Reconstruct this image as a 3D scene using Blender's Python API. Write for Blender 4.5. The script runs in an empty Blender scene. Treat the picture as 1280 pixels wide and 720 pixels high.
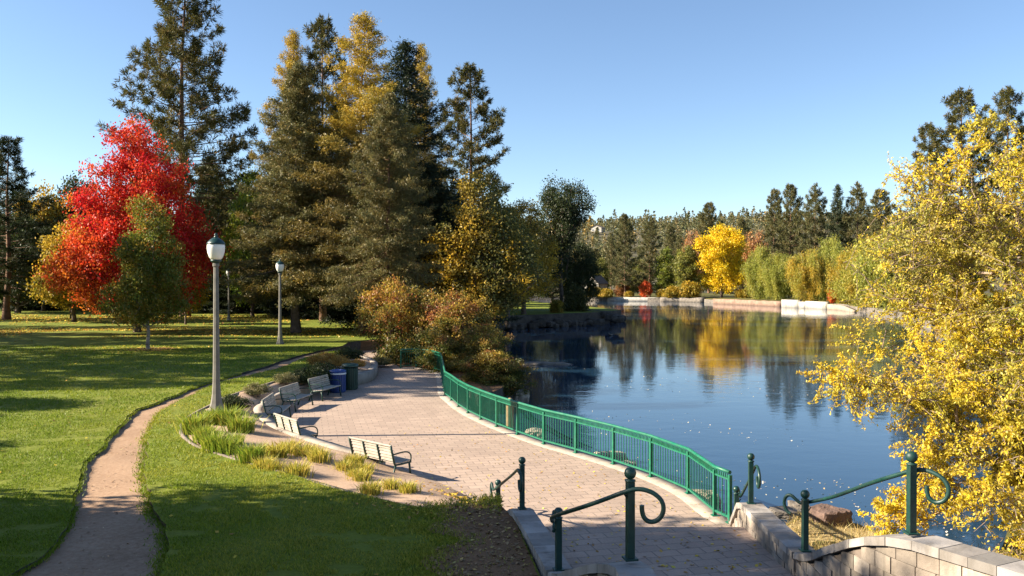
import bpy, bmesh, math, random
import numpy as np
from mathutils import Vector, Matrix
from mathutils.geometry import delaunay_2d_cdt

# ------------------------------------------------------------------ camera, sky, sun, exposure
S = bpy.context.scene
COL = S.collection
CAMZ, FPX, HOR = 5.1, 1050.0, 350.0          # eye height over the plaza, focal length in photo pixels, horizon row
cam_d = bpy.data.cameras.new("camera"); cam = bpy.data.objects.new("camera", cam_d); COL.objects.link(cam)
cam.location = (0, 0, CAMZ)
cam.rotation_euler = (math.radians(90) - math.atan(10 / FPX), 0, 0)
cam_d.sensor_width = 36; cam_d.lens = 36 * FPX / 1280
cam_d.clip_start = 0.1; cam_d.clip_end = 8000
S.camera = cam
SUN_EL, SUN_DX, SUN_DY = 28.0, 1.0, 0.055     # light travels along +X, a touch away from the camera
w = bpy.data.worlds.new("World"); S.world = w; w.use_nodes = True
nt = w.node_tree; nt.nodes.clear()
sky = nt.nodes.new("ShaderNodeTexSky"); sky.sky_type = 'NISHITA'; sky.sun_disc = False
sky.sun_elevation = math.radians(SUN_EL)
sky.sun_rotation = math.atan2(-SUN_DX, -SUN_DY)
sky.altitude = 1100; sky.air_density = 1.0; sky.dust_density = 0.5; sky.ozone_density = 2.6
bg = nt.nodes.new("ShaderNodeBackground"); bg.inputs[1].default_value = 0.066
ow = nt.nodes.new("ShaderNodeOutputWorld")
nt.links.new(sky.outputs[0], bg.inputs[0]); nt.links.new(bg.outputs[0], ow.inputs[0])
sun_d = bpy.data.lights.new("sun", 'SUN'); sun = bpy.data.objects.new("sun", sun_d); COL.objects.link(sun)
sun_d.energy = 5.0; sun_d.angle = math.radians(0.5); sun_d.color = (1.0, 0.885, 0.70)
ce, se = math.cos(math.radians(SUN_EL)), math.sin(math.radians(SUN_EL))
dv = Vector((SUN_DX, SUN_DY, 0)).normalized() * ce; dv.z = -se
sun.rotation_euler = dv.to_track_quat('-Z', 'Y').to_euler()
sun.location = (-60, 0, 60)
S.view_settings.view_transform = 'Standard'; S.view_settings.look = 'None'
S.view_settings.exposure = 1.68; S.view_settings.gamma = 1.0; S.view_settings.use_curve_mapping = False
try:
    S.cycles.max_bounces = 6; S.cycles.diffuse_bounces = 2; S.cycles.glossy_bounces = 3
    S.cycles.transmission_bounces = 3; S.cycles.transparent_max_bounces = 4
    S.cycles.caustics_reflective = False; S.cycles.caustics_refractive = False
except Exception:
    pass

# ------------------------------------------------------------------ helpers
def at(px, py, z=0.0):
    """ground point at height z that the surveyed photo position corresponds to"""
    d = (CAMZ - z) * FPX / (py - HOR)
    return ((px - 640) / FPX * d, d)
def atd(px, d):
    return ((px - 640) / FPX * d, d)
def htop(py, d):
    """world height of image row py at depth d"""
    return CAMZ - (py - HOR) * d / FPX

def tag(o, label=None, cat=None, group=None, kind=None):
    if label: o["label"] = label
    if cat: o["category"] = cat
    if group: o["group"] = group
    if kind: o["kind"] = kind
    return o
def empty(name, loc=(0, 0, 0), rz=0.0):
    o = bpy.data.objects.new(name, None); COL.objects.link(o)
    o.location = loc; o.rotation_euler = (0, 0, rz); o.empty_display_size = 0.3
    return o
def link(name, me, mat=None, parent=None, smooth=False):
    if mat is not None and len(me.materials) == 0: me.materials.append(mat)
    o = bpy.data.objects.new(name, me); COL.objects.link(o)
    if parent is not None: o.parent = parent
    return o
def copy_tree(o, parent=None):
    c = o.copy(); COL.objects.link(c)
    if parent is not None:
        c.parent = parent
    for ch in list(o.children): copy_tree(ch, c)
    return c

def np_mesh(name, V, F, mat=None, col=None, smooth=False):
    """V (n,3), F (m,k) int; col (n,3) optional point colours"""
    V = np.ascontiguousarray(V, dtype=np.float32); F = np.ascontiguousarray(F, dtype=np.int32)
    me = bpy.data.meshes.new(name)
    n, (m, k) = len(V), F.shape
    me.vertices.add(n); me.vertices.foreach_set("co", V.ravel())
    me.loops.add(m * k); me.loops.foreach_set("vertex_index", F.ravel())
    me.polygons.add(m); me.polygons.foreach_set("loop_start", np.arange(0, m * k, k, dtype=np.int32))
    if smooth: me.polygons.foreach_set("use_smooth", np.ones(m, dtype=bool))
    me.update(calc_edges=True)
    if col is not None:
        a = me.attributes.new("col", 'FLOAT_COLOR', 'POINT')
        c4 = np.ones((n, 4), dtype=np.float32); c4[:, :3] = col
        a.data.foreach_set("color", c4.ravel())
    if mat is not None: me.materials.append(mat)
    return me

class MB:
    """collects shapes into one bmesh"""
    def __init__(s): s.bm = bmesh.new()
    def box(s, c, size, rz=0.0, bevel=0.0, M=None):
        r = bmesh.ops.create_cube(s.bm, size=1.0)
        vs = r['verts']
        m = Matrix.Translation(c) @ Matrix.Rotation(rz, 4, 'Z') @ Matrix.Diagonal((*size, 1))
        if M is not None: m = M @ m
        bmesh.ops.transform(s.bm, matrix=m, verts=vs)
        if bevel > 0:
            es = list({e for v in vs for e in v.link_edges})
            bmesh.ops.bevel(s.bm, geom=es, offset=bevel, segments=1, affect='EDGES', profile=0.5)
        return s
    def tube(s, pts, r, n=8, caps=True, closed=False):
        pts = [Vector(p) for p in pts]
        rs = r if isinstance(r, (list, tuple)) else [r] * len(pts)
        rings = []; up = None
        for i, p in enumerate(pts):
            a = pts[max(i - 1, 0)]; b = pts[min(i + 1, len(pts) - 1)]
            if closed: a = pts[i - 1]; b = pts[(i + 1) % len(pts)]
            t = (b - a).normalized()
            if up is None:
                up = Vector((0, 0, 1)) if abs(t.z) < 0.9 else Vector((1, 0, 0))
            u = (up - t * up.dot(t)).normalized(); v = t.cross(u); up = u
            rings.append([s.bm.verts.new(p + (u * math.cos(2 * math.pi * k / n) + v * math.sin(2 * math.pi * k / n)) * rs[i]) for k in range(n)])
        R = len(rings)
        for i in range(R if closed else R - 1):
            A, B = rings[i], rings[(i + 1) % R]
            for k in range(n):
                f = s.bm.faces.new((A[k], A[(k + 1) % n], B[(k + 1) % n], B[k])); f.smooth = n > 5
        if caps and not closed:
            s.bm.faces.new(rings[0][::-1]); s.bm.faces.new(rings[-1])
        return s
    def lathe(s, prof, c=(0, 0, 0), n=20, rot0=0.0, smooth=True):
        c = Vector(c); rings = []
        for (r, z) in prof:
            rings.append([s.bm.verts.new(c + Vector((r * math.cos(rot0 + 2 * math.pi * k / n), r * math.sin(rot0 + 2 * math.pi * k / n), z))) for k in range(n)])
        for A, B in zip(rings, rings[1:]):
            for k in range(n):
                f = s.bm.faces.new((A[k], A[(k + 1) % n], B[(k + 1) % n], B[k])); f.smooth = smooth
        if prof[0][0] > 1e-3: s.bm.faces.new(rings[0][::-1])
        if prof[-1][0] > 1e-3: s.bm.faces.new(rings[-1])
        return s
    def poly(s, pts):
        s.bm.faces.new([s.bm.verts.new(p) for p in pts]); return s
    def prism(s, base, top):
        """two matching rings of points"""
        A = [s.bm.verts.new(p) for p in base]; B = [s.bm.verts.new(p) for p in top]; n = len(A)
        for k in range(n): s.bm.faces.new((A[k], A[(k + 1) % n], B[(k + 1) % n], B[k]))
        s.bm.faces.new(A[::-1]); s.bm.faces.new(B)
        return s
    def build(s, name, mat, parent=None, smooth=None):
        bmesh.ops.recalc_face_normals(s.bm, faces=s.bm.faces)
        me = bpy.data.meshes.new(name); s.bm.to_mesh(me); s.bm.free()
        if smooth is not None:
            for p in me.polygons: p.use_smooth = smooth
        return link(name, me, mat, parent)

def resample(P, step):
    P = np.asarray(P, float); seg = np.linalg.norm(np.diff(P[:, :2], axis=0), axis=1); L = np.concatenate([[0], np.cumsum(seg)])
    n = max(2, int(round(L[-1] / step)) + 1); t = np.linspace(0, L[-1], n)
    return np.stack([np.interp(t, L, P[:, k]) for k in range(P.shape[1])], 1)
def smooth_line(P, it=2):
    P = np.asarray(P, float)
    for _ in range(it):                       # Chaikin, ends kept
        Q = [P[0]]
        for a, b in zip(P[:-1], P[1:]): Q += [a * .75 + b * .25, a * .25 + b * .75]
        Q.append(P[-1]); P = np.array(Q)
    return P
def inside(P, X, Y):
    P = np.asarray(P); c = np.zeros(len(X), bool); n = len(P); j = n - 1
    for i in range(n):
        xi, yi, xj, yj = P[i, 0], P[i, 1], P[j, 0], P[j, 1]
        m = ((yi > Y) != (yj > Y))
        if yi != yj: c ^= m & (X < (xj - xi) * (Y - yi) / (yj - yi) + xi)
        j = i
    return c
def vnoise(x, y, s, seed=0):
    """cheap smooth 2D value noise in [-1,1]"""
    x = np.asarray(x) / s; y = np.asarray(y) / s
    xi = np.floor(x).astype(int); yi = np.floor(y).astype(int); fx = x - xi; fy = y - yi
    fx = fx * fx * (3 - 2 * fx); fy = fy * fy * (3 - 2 * fy)
    def h(a, b):
        q = (a * 374761393 + b * 668265263 + seed * 1442695041) & 0xffffffff
        q = ((q ^ (q >> 13)) * 1274126177) & 0xffffffff
        return ((q ^ (q >> 16)) & 0xffff) / 32767.5 - 1
    return (h(xi, yi) * (1 - fx) + h(xi + 1, yi) * fx) * (1 - fy) + (h(xi, yi + 1) * (1 - fx) + h(xi + 1, yi + 1) * fx) * fy

# ------------------------------------------------------------------ materials
def node(nt, t, **kw):
    n = nt.nodes.new(t)
    for k, v in kw.items(): setattr(n, k, v)
    return n
def new_mat(name):
    m = bpy.data.materials.new(name); m.use_nodes = True; nt = m.node_tree
    b = nt.nodes["Principled BSDF"]
    return m, nt, b
def pos(nt, scale=(1, 1, 1), rz=0.0, obj=False):
    g = node(nt, "ShaderNodeTexCoord") if obj else node(nt, "ShaderNodeNewGeometry")
    mp = node(nt, "ShaderNodeMapping"); mp.inputs['Scale'].default_value = scale; mp.inputs['Rotation'].default_value = (0, 0, rz)
    nt.links.new(g.outputs['Object' if obj else 'Position'], mp.inputs[0])
    return mp.outputs[0]
def noise(nt, vec, scale, detail=4, rough=0.55):
    n = node(nt, "ShaderNodeTexNoise"); n.inputs['Scale'].default_value = scale; n.inputs['Detail'].default_value = detail; n.inputs['Roughness'].default_value = rough
    nt.links.new(vec, n.inputs['Vector']); return n.outputs[0]
def ramp(nt, fac, stops):
    r = node(nt, "ShaderNodeValToRGB"); e = r.color_ramp.elements
    while len(e) < len(stops): e.new(0.5)
    for k, (p, c) in enumerate(stops): e[k].position = p; e[k].color = (*c, 1)
    nt.links.new(fac, r.inputs[0]); return r.outputs[0]
def mix(nt, fac, a, b, mode='MIX'):
    m = node(nt, "ShaderNodeMix", data_type='RGBA', blend_type=mode)
    for s, v in ((0, fac), (6, a), (7, b)):
        if isinstance(v, (int, float)): m.inputs[s].default_value = v
        elif isinstance(v, tuple): m.inputs[s].default_value = (*v, 1)
        else: nt.links.new(v, m.inputs[s])
    return m.outputs[2]
def bump(nt, b, h, strength=0.4, dist=0.02):
    n = node(nt, "ShaderNodeBump"); n.inputs['Strength'].default_value = strength; n.inputs['Distance'].default_value = dist
    nt.links.new(h, n.inputs['Height']); nt.links.new(n.outputs[0], b.inputs['Normal'])
def simple(name, c1, c2, scale=6, rough=0.7, detail=5, bmp=0.0, dist=0.02, metallic=0.0, obj=True, spec=0.5):
    m, nt, b = new_mat(name)
    v = pos(nt, obj=obj)
    f = noise(nt, v, scale, detail)
    nt.links.new(ramp(nt, f, [(0.3, c1), (0.7, c2)]), b.inputs['Base Color'])
    b.inputs['Roughness'].default_value = rough; b.inputs['Metallic'].default_value = metallic
    b.inputs['Specular IOR Level'].default_value = spec
    if bmp: bump(nt, b, noise(nt, v, scale * 4, 4), bmp, dist)
    return m
def leaf_mat(name, trans=0.35, rough=0.5):
    m = bpy.data.materials.new(name); m.use_nodes = True; nt = m.node_tree; nt.nodes.clear()
    a = node(nt, "ShaderNodeAttribute", attribute_name="col")
    d = node(nt, "ShaderNodeBsdfDiffuse"); t = node(nt, "ShaderNodeBsdfTranslucent"); g = node(nt, "ShaderNodeBsdfGlossy")
    g.inputs['Roughness'].default_value = rough; g.inputs['Color'].default_value = (1, 1, 1, 1)
    nt.links.new(a.outputs['Color'], d.inputs[0]); nt.links.new(a.outputs['Color'], t.inputs[0])
    m1 = node(nt, "ShaderNodeMixShader"); m1.inputs[0].default_value = trans
    nt.links.new(d.outputs[0], m1.inputs[1]); nt.links.new(t.outputs[0], m1.inputs[2])
    m2 = node(nt, "ShaderNodeMixShader"); m2.inputs[0].default_value = 0.018
    nt.links.new(m1.outputs[0], m2.inputs[1]); nt.links.new(g.outputs[0], m2.inputs[2])
    o = node(nt, "ShaderNodeOutputMaterial"); nt.links.new(m2.outputs[0], o.inputs[0])
    return m
M = {}
M['leaf'] = leaf_mat("leaf", 0.40); M['needle'] = leaf_mat("needle", 0.25); M['grass_blade'] = leaf_mat("grass_blade", 0.35)
M['litter'] = leaf_mat("litter", 0.1)
M['bark'] = simple("bark", (.05, .035, .025), (.16, .115, .085), 3, .9, bmp=.6, dist=.05)
M['bark_red'] = simple("bark_red", (.09, .045, .025), (.24, .13, .075), 2.2, .9, bmp=.6, dist=.06)
M['bark_pale'] = simple("bark_pale", (.16, .13, .11), (.38, .33, .28), 3, .9, bmp=.4, dist=.03)
M['twig'] = simple("twig", (.15, .10, .07), (.30, .22, .16), 3, .8)

def paving():
    m, nt, b = new_mat("paving")
    v = pos(nt, rz=math.radians(-14))
    br = node(nt, "ShaderNodeTexBrick"); br.offset = 0.5; br.squash = 1.0
    br.inputs['Scale'].default_value = 1.0; br.inputs['Brick Width'].default_value = .44; br.inputs['Row Height'].default_value = .30
    br.inputs['Mortar Size'].default_value = .015; br.inputs['Mortar Smooth'].default_value = .4; br.inputs['Bias'].default_value = -.1
    br.inputs['Color1'].default_value = (.46, .335, .26, 1); br.inputs['Color2'].default_value = (.31, .225, .175, 1); br.inputs['Mortar'].default_value = (.085, .07, .06, 1)
    nt.links.new(v, br.inputs['Vector'])
    c = mix(nt, .4, br.outputs[0], ramp(nt, noise(nt, v, 1.1, 6), [(.3, (.29, .215, .17)), (.7, (.43, .33, .26))]))
    c = mix(nt, .22, c, ramp(nt, noise(nt, v, 26, 4, .7), [(.35, (.12, .09, .07)), (.7, (.6, .48, .40))]))
    c2 = mix(nt, ramp(nt, noise(nt, v, .35, 5), [(.42, (0, 0, 0)), (.72, (.5, .5, .5))]), c, (.24, .18, .145))
    nt.links.new(c2, b.inputs['Base Color']); b.inputs['Roughness'].default_value = .85; b.inputs['Specular IOR Level'].default_value = .25
    inv = node(nt, "ShaderNodeMath", operation='SUBTRACT'); inv.inputs[0].default_value = 1.0; nt.links.new(br.outputs['Fac'], inv.inputs[1])
    ad = node(nt, "ShaderNodeMath", operation='MULTIPLY_ADD'); nt.links.new(noise(nt, v, 14, 4), ad.inputs[0]); ad.inputs[1].default_value = .5; nt.links.new(inv.outputs[0], ad.inputs[2])
    bump(nt, b, ad.outputs[0], .5, .008)
    return m
M['paving'] = paving()
M['concrete'] = simple("concrete", (.24, .20, .165), (.36, .31, .26), 2.0, .9, bmp=.25, dist=.006, obj=False)
M['edging'] = simple("edging", (.13, .10, .08), (.22, .175, .14), 4, .9, bmp=.4, dist=.01, obj=False)
def soil(name, a, bb, c, s=1.0):
    m, nt, b = new_mat(name); v = pos(nt)
    k = mix(nt, .5, ramp(nt, noise(nt, v, .9 * s, 6), [(.3, a), (.7, bb)]), ramp(nt, noise(nt, v, 14 * s, 6, .7), [(.3, a), (.72, c)]))
    nt.links.new(k, b.inputs['Base Color']); b.inputs['Roughness'].default_value = .95; b.inputs['Specular IOR Level'].default_value = .15
    bump(nt, b, noise(nt, v, 11 * s, 7, .7), .45, .025); return m
M['soil'] = soil("soil", (.33, .215, .14), (.50, .35, .245), (.58, .43, .32))
M['dark_soil'] = soil("dark_soil", (.13, .064, .028), (.22, .118, .06), (.30, .18, .10))
M['trail'] = soil("trail", (.22, .13, .078), (.37, .24, .155), (.48, .34, .235), .8)
M['sod'] = soil("sod", (.03, .025, .012), (.06, .05, .02), (.09, .08, .035))
def lawn_mat():
    m, nt, b = new_mat("lawn"); v = pos(nt)
    c = ramp(nt, noise(nt, v, .22, 6, .6), [(.3, (.10, .145, .012)), (.5, (.145, .175, .016)), (.72, (.21, .21, .028))])
    c = mix(nt, .45, c, ramp(nt, noise(nt, v, 7, 6, .75), [(.3, (.045, .07, .007)), (.7, (.24, .265, .03))]))
    c = mix(nt, ramp(nt, noise(nt, v, .09, 5, .6), [(.52, (0, 0, 0)), (.75, (.5, .5, .5))]), c, (.19, .165, .035))
    nt.links.new(c, b.inputs['Base Color']); b.inputs['Roughness'].default_value = .9; b.inputs['Specular IOR Level'].default_value = .2
    bump(nt, b, noise(nt, v, 9, 6, .7), .9, .06); return m
M['lawn'] = lawn_mat()
def water_mat():
    m, nt, b = new_mat("water")
    b.inputs['Base Color'].default_value = (.014, .040, .078, 1); b.inputs['Roughness'].default_value = .03; b.inputs['IOR'].default_value = 1.333
    v1 = pos(nt, (1.0, 1.6, 1), .15); v2 = pos(nt, (.35, .5, 1), -.3); v3 = pos(nt, (.022, .075, 1), .1)
    h = node(nt, "ShaderNodeMath", operation='MULTIPLY_ADD'); nt.links.new(noise(nt, v1, 3.2, 3, .55), h.inputs[0]); h.inputs[1].default_value = .30
    nt.links.new(noise(nt, v2, 2.0, 2), h.inputs[2])
    wind = ramp(nt, noise(nt, v3, 1.0, 3), [(.42, (.25, .25, .25)), (.62, (1, 1, 1))])
    bp = node(nt, "ShaderNodeBump"); bp.inputs['Distance'].default_value = .055
    ml = node(nt, "ShaderNodeMath", operation='MULTIPLY'); nt.links.new(wind, ml.inputs[0]); ml.inputs[1].default_value = .20
    nt.links.new(ml.outputs[0], bp.inputs['Strength']); nt.links.new(h.outputs[0], bp.inputs['Height']); nt.links.new(bp.outputs[0], b.inputs['Normal'])
    return m
M['water'] = water_mat()
M['rock'] = simple("rock", (.07, .06, .05), (.26, .22, .18), 2.5, .9, 8, .8, .06)
M['rock_red'] = simple('rock_red', (.07, .042, .032), (.20, .125, .095), 3, .9, 8, .8, .06)
M['rock_pale'] = simple("rock_pale", (.25, .20, .15), (.50, .42, .32), 3.5, .9, 8, .8, .05)
M['green_paint'] = simple("green_paint", (.003, .098, .054), (.006, .145, .08), 9, .4, 3)
M['dark_green_paint'] = simple("dark_green_paint", (.003, .026, .020), (.007, .044, .034), 14, .35, 4)
M['bench_wood'] = simple("bench_wood", (.28, .25, .21), (.45, .405, .345), 5, .6, 6)
M['bench_metal'] = simple("bench_metal", (.006, .03, .02), (.012, .05, .035), 10, .45, 3)
M['lamp_pole'] = simple("lamp_pole", (.13, .12, .10), (.19, .175, .15), 4, .8, 5, .2, .01)
M['lamp_cap'] = simple("lamp_cap", (.004, .028, .025), (.008, .045, .04), 8, .4)
M['stone_block'] = simple("stone_block", (.20, .165, .135), (.38, .325, .27), 1.6, .92, 7, .9, .03, obj=False)
M['stone_cap'] = simple("stone_cap", (.20, .18, .165), (.33, .30, .275), 2.2, .9, 7, .6, .015, obj=False)
M['dark_stone'] = simple("dark_stone", (.030, .026, .022), (.085, .072, .06), 1.3, .95, 7, .9, .12, obj=False)
M['white_wall'] = simple("white_wall", (.34, .31, .27), (.48, .45, .40), .8, .9, 5, obj=False)
M['buff_wall'] = simple("buff_wall", (.27, .215, .16), (.38, .31, .24), .7, .9, 5, .4, .05, obj=False)
M['brick_wall'] = simple("brick_wall", (.17, .10, .07), (.30, .20, .145), 1.2, .9, 6, .6, .08, obj=False)
M['wood_post'] = simple("wood_post", (.30, .19, .09), (.44, .30, .16), 6, .7, 5)
M['blue_plastic'] = simple("blue_plastic", (.010, .035, .16), (.014, .05, .21), 5, .45)
M['white_band'] = simple("white_band", (.62, .64, .66), (.72, .73, .74), 7, .5)
M['roof'] = simple("roof", (.10, .075, .06), (.17, .13, .10), 2, .9)
M['pane'] = simple("pane", (.02, .025, .03), (.04, .05, .06), 2, .1)
M['hill'] = simple("hill", (.05, .05, .02), (.11, .09, .045), .02, .95, 6, obj=False)
M['far_ground'] = soil('far_ground', (.07, .075, .02), (.13, .12, .035), (.20, .16, .06), .5)
M['straw'] = soil("straw", (.26, .19, .08), (.42, .32, .15), (.58, .47, .26), 2)
def islands(name, lo=.72, hi=1.22):
    nt = M[name].node_tree; b = nt.nodes["Principled BSDF"]; src = b.inputs['Base Color'].links[0].from_socket
    g = node(nt, "ShaderNodeNewGeometry"); r = ramp(nt, g.outputs['Random Per Island'], [(0, (lo, lo, lo * .98)), (.5, (1, .97, .94)), (1, (hi, hi, hi))])
    nt.links.new(mix(nt, 1.0, src, r, 'MULTIPLY'), b.inputs['Base Color'])
islands('stone_block', .62, 1.2); islands('stone_cap', .7, 1.2); islands('bench_wood', .85, 1.1)
def worn(name, c1, c2):
    nt = M[name].node_tree; b = nt.nodes["Principled BSDF"]; v = pos(nt); src = b.inputs['Base Color'].links[0].from_socket
    f = ramp(nt, noise(nt, v, 7, 8, .75), [(.60, (0, 0, 0)), (.68, (.8, .8, .8))])
    nt.links.new(mix(nt, f, src, c1), b.inputs['Base Color'])
    g = ramp(nt, noise(nt, v, 3, 5, .6), [(.3, (.32, .32, .32)), (.7, (.62, .62, .62))]); nt.links.new(g, b.inputs['Roughness'])
worn('green_paint', (.05, .10, .07), 0); worn('dark_green_paint', (.045, .04, .028), 0)
def stained(name):
    nt = M[name].node_tree; b = nt.nodes["Principled BSDF"]; v = pos(nt, (1, 1, .35)); src = b.inputs['Base Color'].links[0].from_socket
    nt.links.new(mix(nt, ramp(nt, noise(nt, v, 2.6, 7, .7), [(.5, (0, 0, 0)), (.68, (.6, .6, .6))]), src, (.10, .085, .065)), b.inputs['Base Color'])
for k in ('stone_block', 'stone_cap', 'concrete', 'white_wall', 'buff_wall'): stained(k)
def globe_mat():
    m, nt, b = new_mat("lamp_glass")
    f = noise(nt, pos(nt, obj=True), 5, 3)
    nt.links.new(ramp(nt, f, [(.3, (.78, .75, .68)), (.7, (.86, .84, .78))]), b.inputs['Base Color'])
    b.inputs['Roughness'].default_value = .25; b.inputs['Subsurface Weight'].default_value = .35; b.inputs['Subsurface Radius'].default_value = (.2, .2, .2)
    return m
M['lamp_glass'] = globe_mat()
# ------------------------------------------------------------------ the ground, lawns, path, plaza, water
LZ = 0.70                                            # lawn level; plaza is 0; water is -1
WZ = -1.0
R0 = np.random.default_rng(7)
def lawn_z(x, y):
    x = np.asarray(x, float); y = np.asarray(y, float)
    z = LZ + .035 * vnoise(x, y, 6.0, 3) + .015 * vnoise(x, y, 1.7, 4)
    near = np.clip((17 - y) / 4, 0, 1) * np.clip((x + 4) / 4, 0, 1)
    return z - .13 * near

def cdt_sheet(name, outline, zf, mat, step_f, skirt=None, skirt_mat=None, jitter=True):
    """triangulated sheet with relief inside an outline, with an optional skirt down to z = skirt"""
    P = np.asarray(outline, float)[:, :2]
    x0, y0 = P.min(0); x1, y1 = P.max(0)
    pts = []
    for (ya, yb, st) in step_f:
        a, b = max(ya, y0), min(yb, y1)
        if b <= a: continue
        gx, gy = np.meshgrid(np.arange(x0, x1, st), np.arange(a, b, st)); gx = gx.ravel(); gy = gy.ravel()
        gx = gx + R0.uniform(-.3, .3, len(gx)) * st; gy = gy + R0.uniform(-.3, .3, len(gy)) * st
        k = inside(P, gx, gy); pts.append(np.stack([gx[k], gy[k]], 1))
    Q = np.concatenate([P] + pts) if pts else P
    n = len(P)
    vs, es, fs, *_ = delaunay_2d_cdt([Vector(q) for q in Q], [(i, (i + 1) % n) for i in range(n)], [], 1, 1e-4)
    V = np.array([(v.x, v.y) for v in vs]); Z = zf(V[:, 0], V[:, 1])
    F = np.array([f[:] if len(f) == 3 else f[:3] for f in fs], int)
    V3 = np.column_stack([V, Z])
    a, b, c = V3[F[:, 0]], V3[F[:, 1]], V3[F[:, 2]]
    fl = np.cross(b - a, c - a)[:, 2] < 0; F[fl] = F[fl][:, ::-1]
    me = np_mesh(name, V3, F, mat, smooth=True)
    o = link(name, me); tag(o, kind='structure')
    if skirt is not None:
        top = np.column_stack([P, zf(P[:, 0], P[:, 1])]); bot = top.copy(); bot[:, 2] = skirt
        V3 = np.concatenate([top, bot]); F = np.array([(i, (i + 1) % n, n + (i + 1) % n, n + i) for i in range(n)])
        s = link(name + "_bank", np_mesh(name + "_bank", V3, F, skirt_mat or mat)); tag(s, kind='structure')
    return o

# bed edges (surveyed points)
OUT_PX = [(617, 653, .12), (600, 650, .3), (587, 649, .45), (550, 644, .58), (500, 634, .62), (450, 621, .64), (400, 607, .66), (330, 586, .68), (262, 566, .70), (238, 556, .72), (224, 541, .74), (228, 528, .76), (243, 517, .78), (262, 508, .78), (289, 494, .76), (343, 478, .74), (385, 463, .72), (420, 447, .72), (433, 438, .72)]
BED_OUT = np.array([(*at(px, py, z), z) for px, py, z in OUT_PX])
CURB_PX = [(617, 651, .02), (605, 639, .02), (585, 620, .02), (560, 606, .02), (515, 589, .04), (495, 584, .15), (470, 576, .30), (437, 566, .40), (420, 562, .43), (366, 545, .45), (337, 533, .45), (322, 522, .45), (315, 512, .45), (324, 505, .45)]
CURB = [(*at(px, py, z), z) for px, py, z in CURB_PX] + [(-9.75, 33.4, .45), (-9.55, 36.2, .45), (-8.9, 38.6, .47), (-8.0, 40.4, .5), (-7.45, 41.6, .5), (-7.35, 43.4, .5), (-7.8, 47, .48), (-8.9, 50.5, .45), (-10.4, 53.5, .4)]
BED_OUT = smooth_line(BED_OUT, 2); CURB = smooth_line(np.array(CURB), 2)
BED_OUT_R = resample(BED_OUT, .25)

# trail edges
PL_PX = [(30, 712), (80, 667), (100, 583), (127, 557), (150, 530), (167, 512), (197, 502), (233, 487), (290, 469), (335, 456), (374, 445), (399, 438), (418, 434)]
PR_PX = [(223, 712), (200, 653), (187, 623), (180, 590), (183, 563), (190, 533), (203, 510), (233, 497), (263, 482), (310, 469), (345, 460), (384, 447), (404, 441), (424, 436.5)]
PL = np.array([(-8.6, -12), (-8.2, 4)] + [at(a, b, LZ) for a, b in PL_PX]); PR = np.array([(-4.2, -12), (-4.6, 4)] + [at(a, b, LZ) for a, b in PR_PX])
PL = resample(smooth_line(PL, 2), .3); PR = resample(smooth_line(PR, 2), .3)
PL[:, 0] += .06 * vnoise(PL[:, 1], PL[:, 0], .8, 11) + .05 * vnoise(PL[:, 1], PL[:, 0], .3, 12)
PR[:, 0] += .07 * vnoise(PR[:, 1], PR[:, 0], 1.0, 13) + .06 * vnoise(PR[:, 1], PR[:, 0], .3, 14)

WALL_OUT = np.array([(.02, 15.9), (.48, 12.5), (.8, 10.6), (1.1, 9.2), (1.3, 7), (1.3, -12)])     # lawn side of the stair wall
left_poly = np.concatenate([PL, [(-11.4, 56.5), (-11.6, 59.5), (-10.2, 62.3), (-8, 63), (-5, 63), (-2.5, 62), (-3.6, 75), (-3, 95), (-2, 103), (2, 106.5), (6.3, 110), (12, 116), (16, 123), (14.5, 131), (11, 142), (6, 165), (2, 200), (-10, 225), (-60, 240), (-320, 262), (-320, -12)]])
cdt_sheet("lawn", left_poly, lawn_z, M['lawn'], [(-12, 9, 3), (9, 30, .5), (30, 60, 1.2), (60, 120, 4), (120, 270, 12)], -1.4, M['dark_stone'])
right_poly = np.concatenate([PR, BED_OUT_R[::-1][2:-1, :2], WALL_OUT])
cdt_sheet("lawn", right_poly, lawn_z, M['lawn'], [(-12, 9, 2), (9, 30, .5), (30, 60, 1.0)], .0, M['sod'])
path_poly = np.concatenate([PL[:, :2] - [.05, 0], (PR[:, :2] + [.05, 0])[::-1]])
def path_z(x, y): return lawn_z(x, y) - .10 + .02 * vnoise(x, y, .9, 21) + .012 * vnoise(x, y, .35, 22)
cdt_sheet("path", path_poly, path_z, M['trail'], [(-12, 9, 1), (9, 30, .25), (30, 60, .6)])
# worn bare ground by the stair wall
bare = np.array([(.05, 15.6), (.45, 12.5), (1.0, 10), (1.3, 6), (-2.0, 7), (-1.6, 10.5), (-1.3, 12.3), (-1.5, 13.6), (-1.2, 14.7), (-1.6, 15.7), (-1.2, 16.5), (-.35, 16.9)])
bare = resample(np.vstack([bare, bare[:1]]), .2)[:-1]; bare[:, 0] += np.where(bare[:, 0] < -.3, .35 * vnoise(bare[:, 0], bare[:, 1], .6, 5) + .15 * vnoise(bare[:, 0], bare[:, 1], .25, 6), 0); 
cdt_sheet("bare_soil", bare, lambda x, y: lawn_z(x, y) + .012, M['dark_soil'], [(0, 20, .4)])

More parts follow.
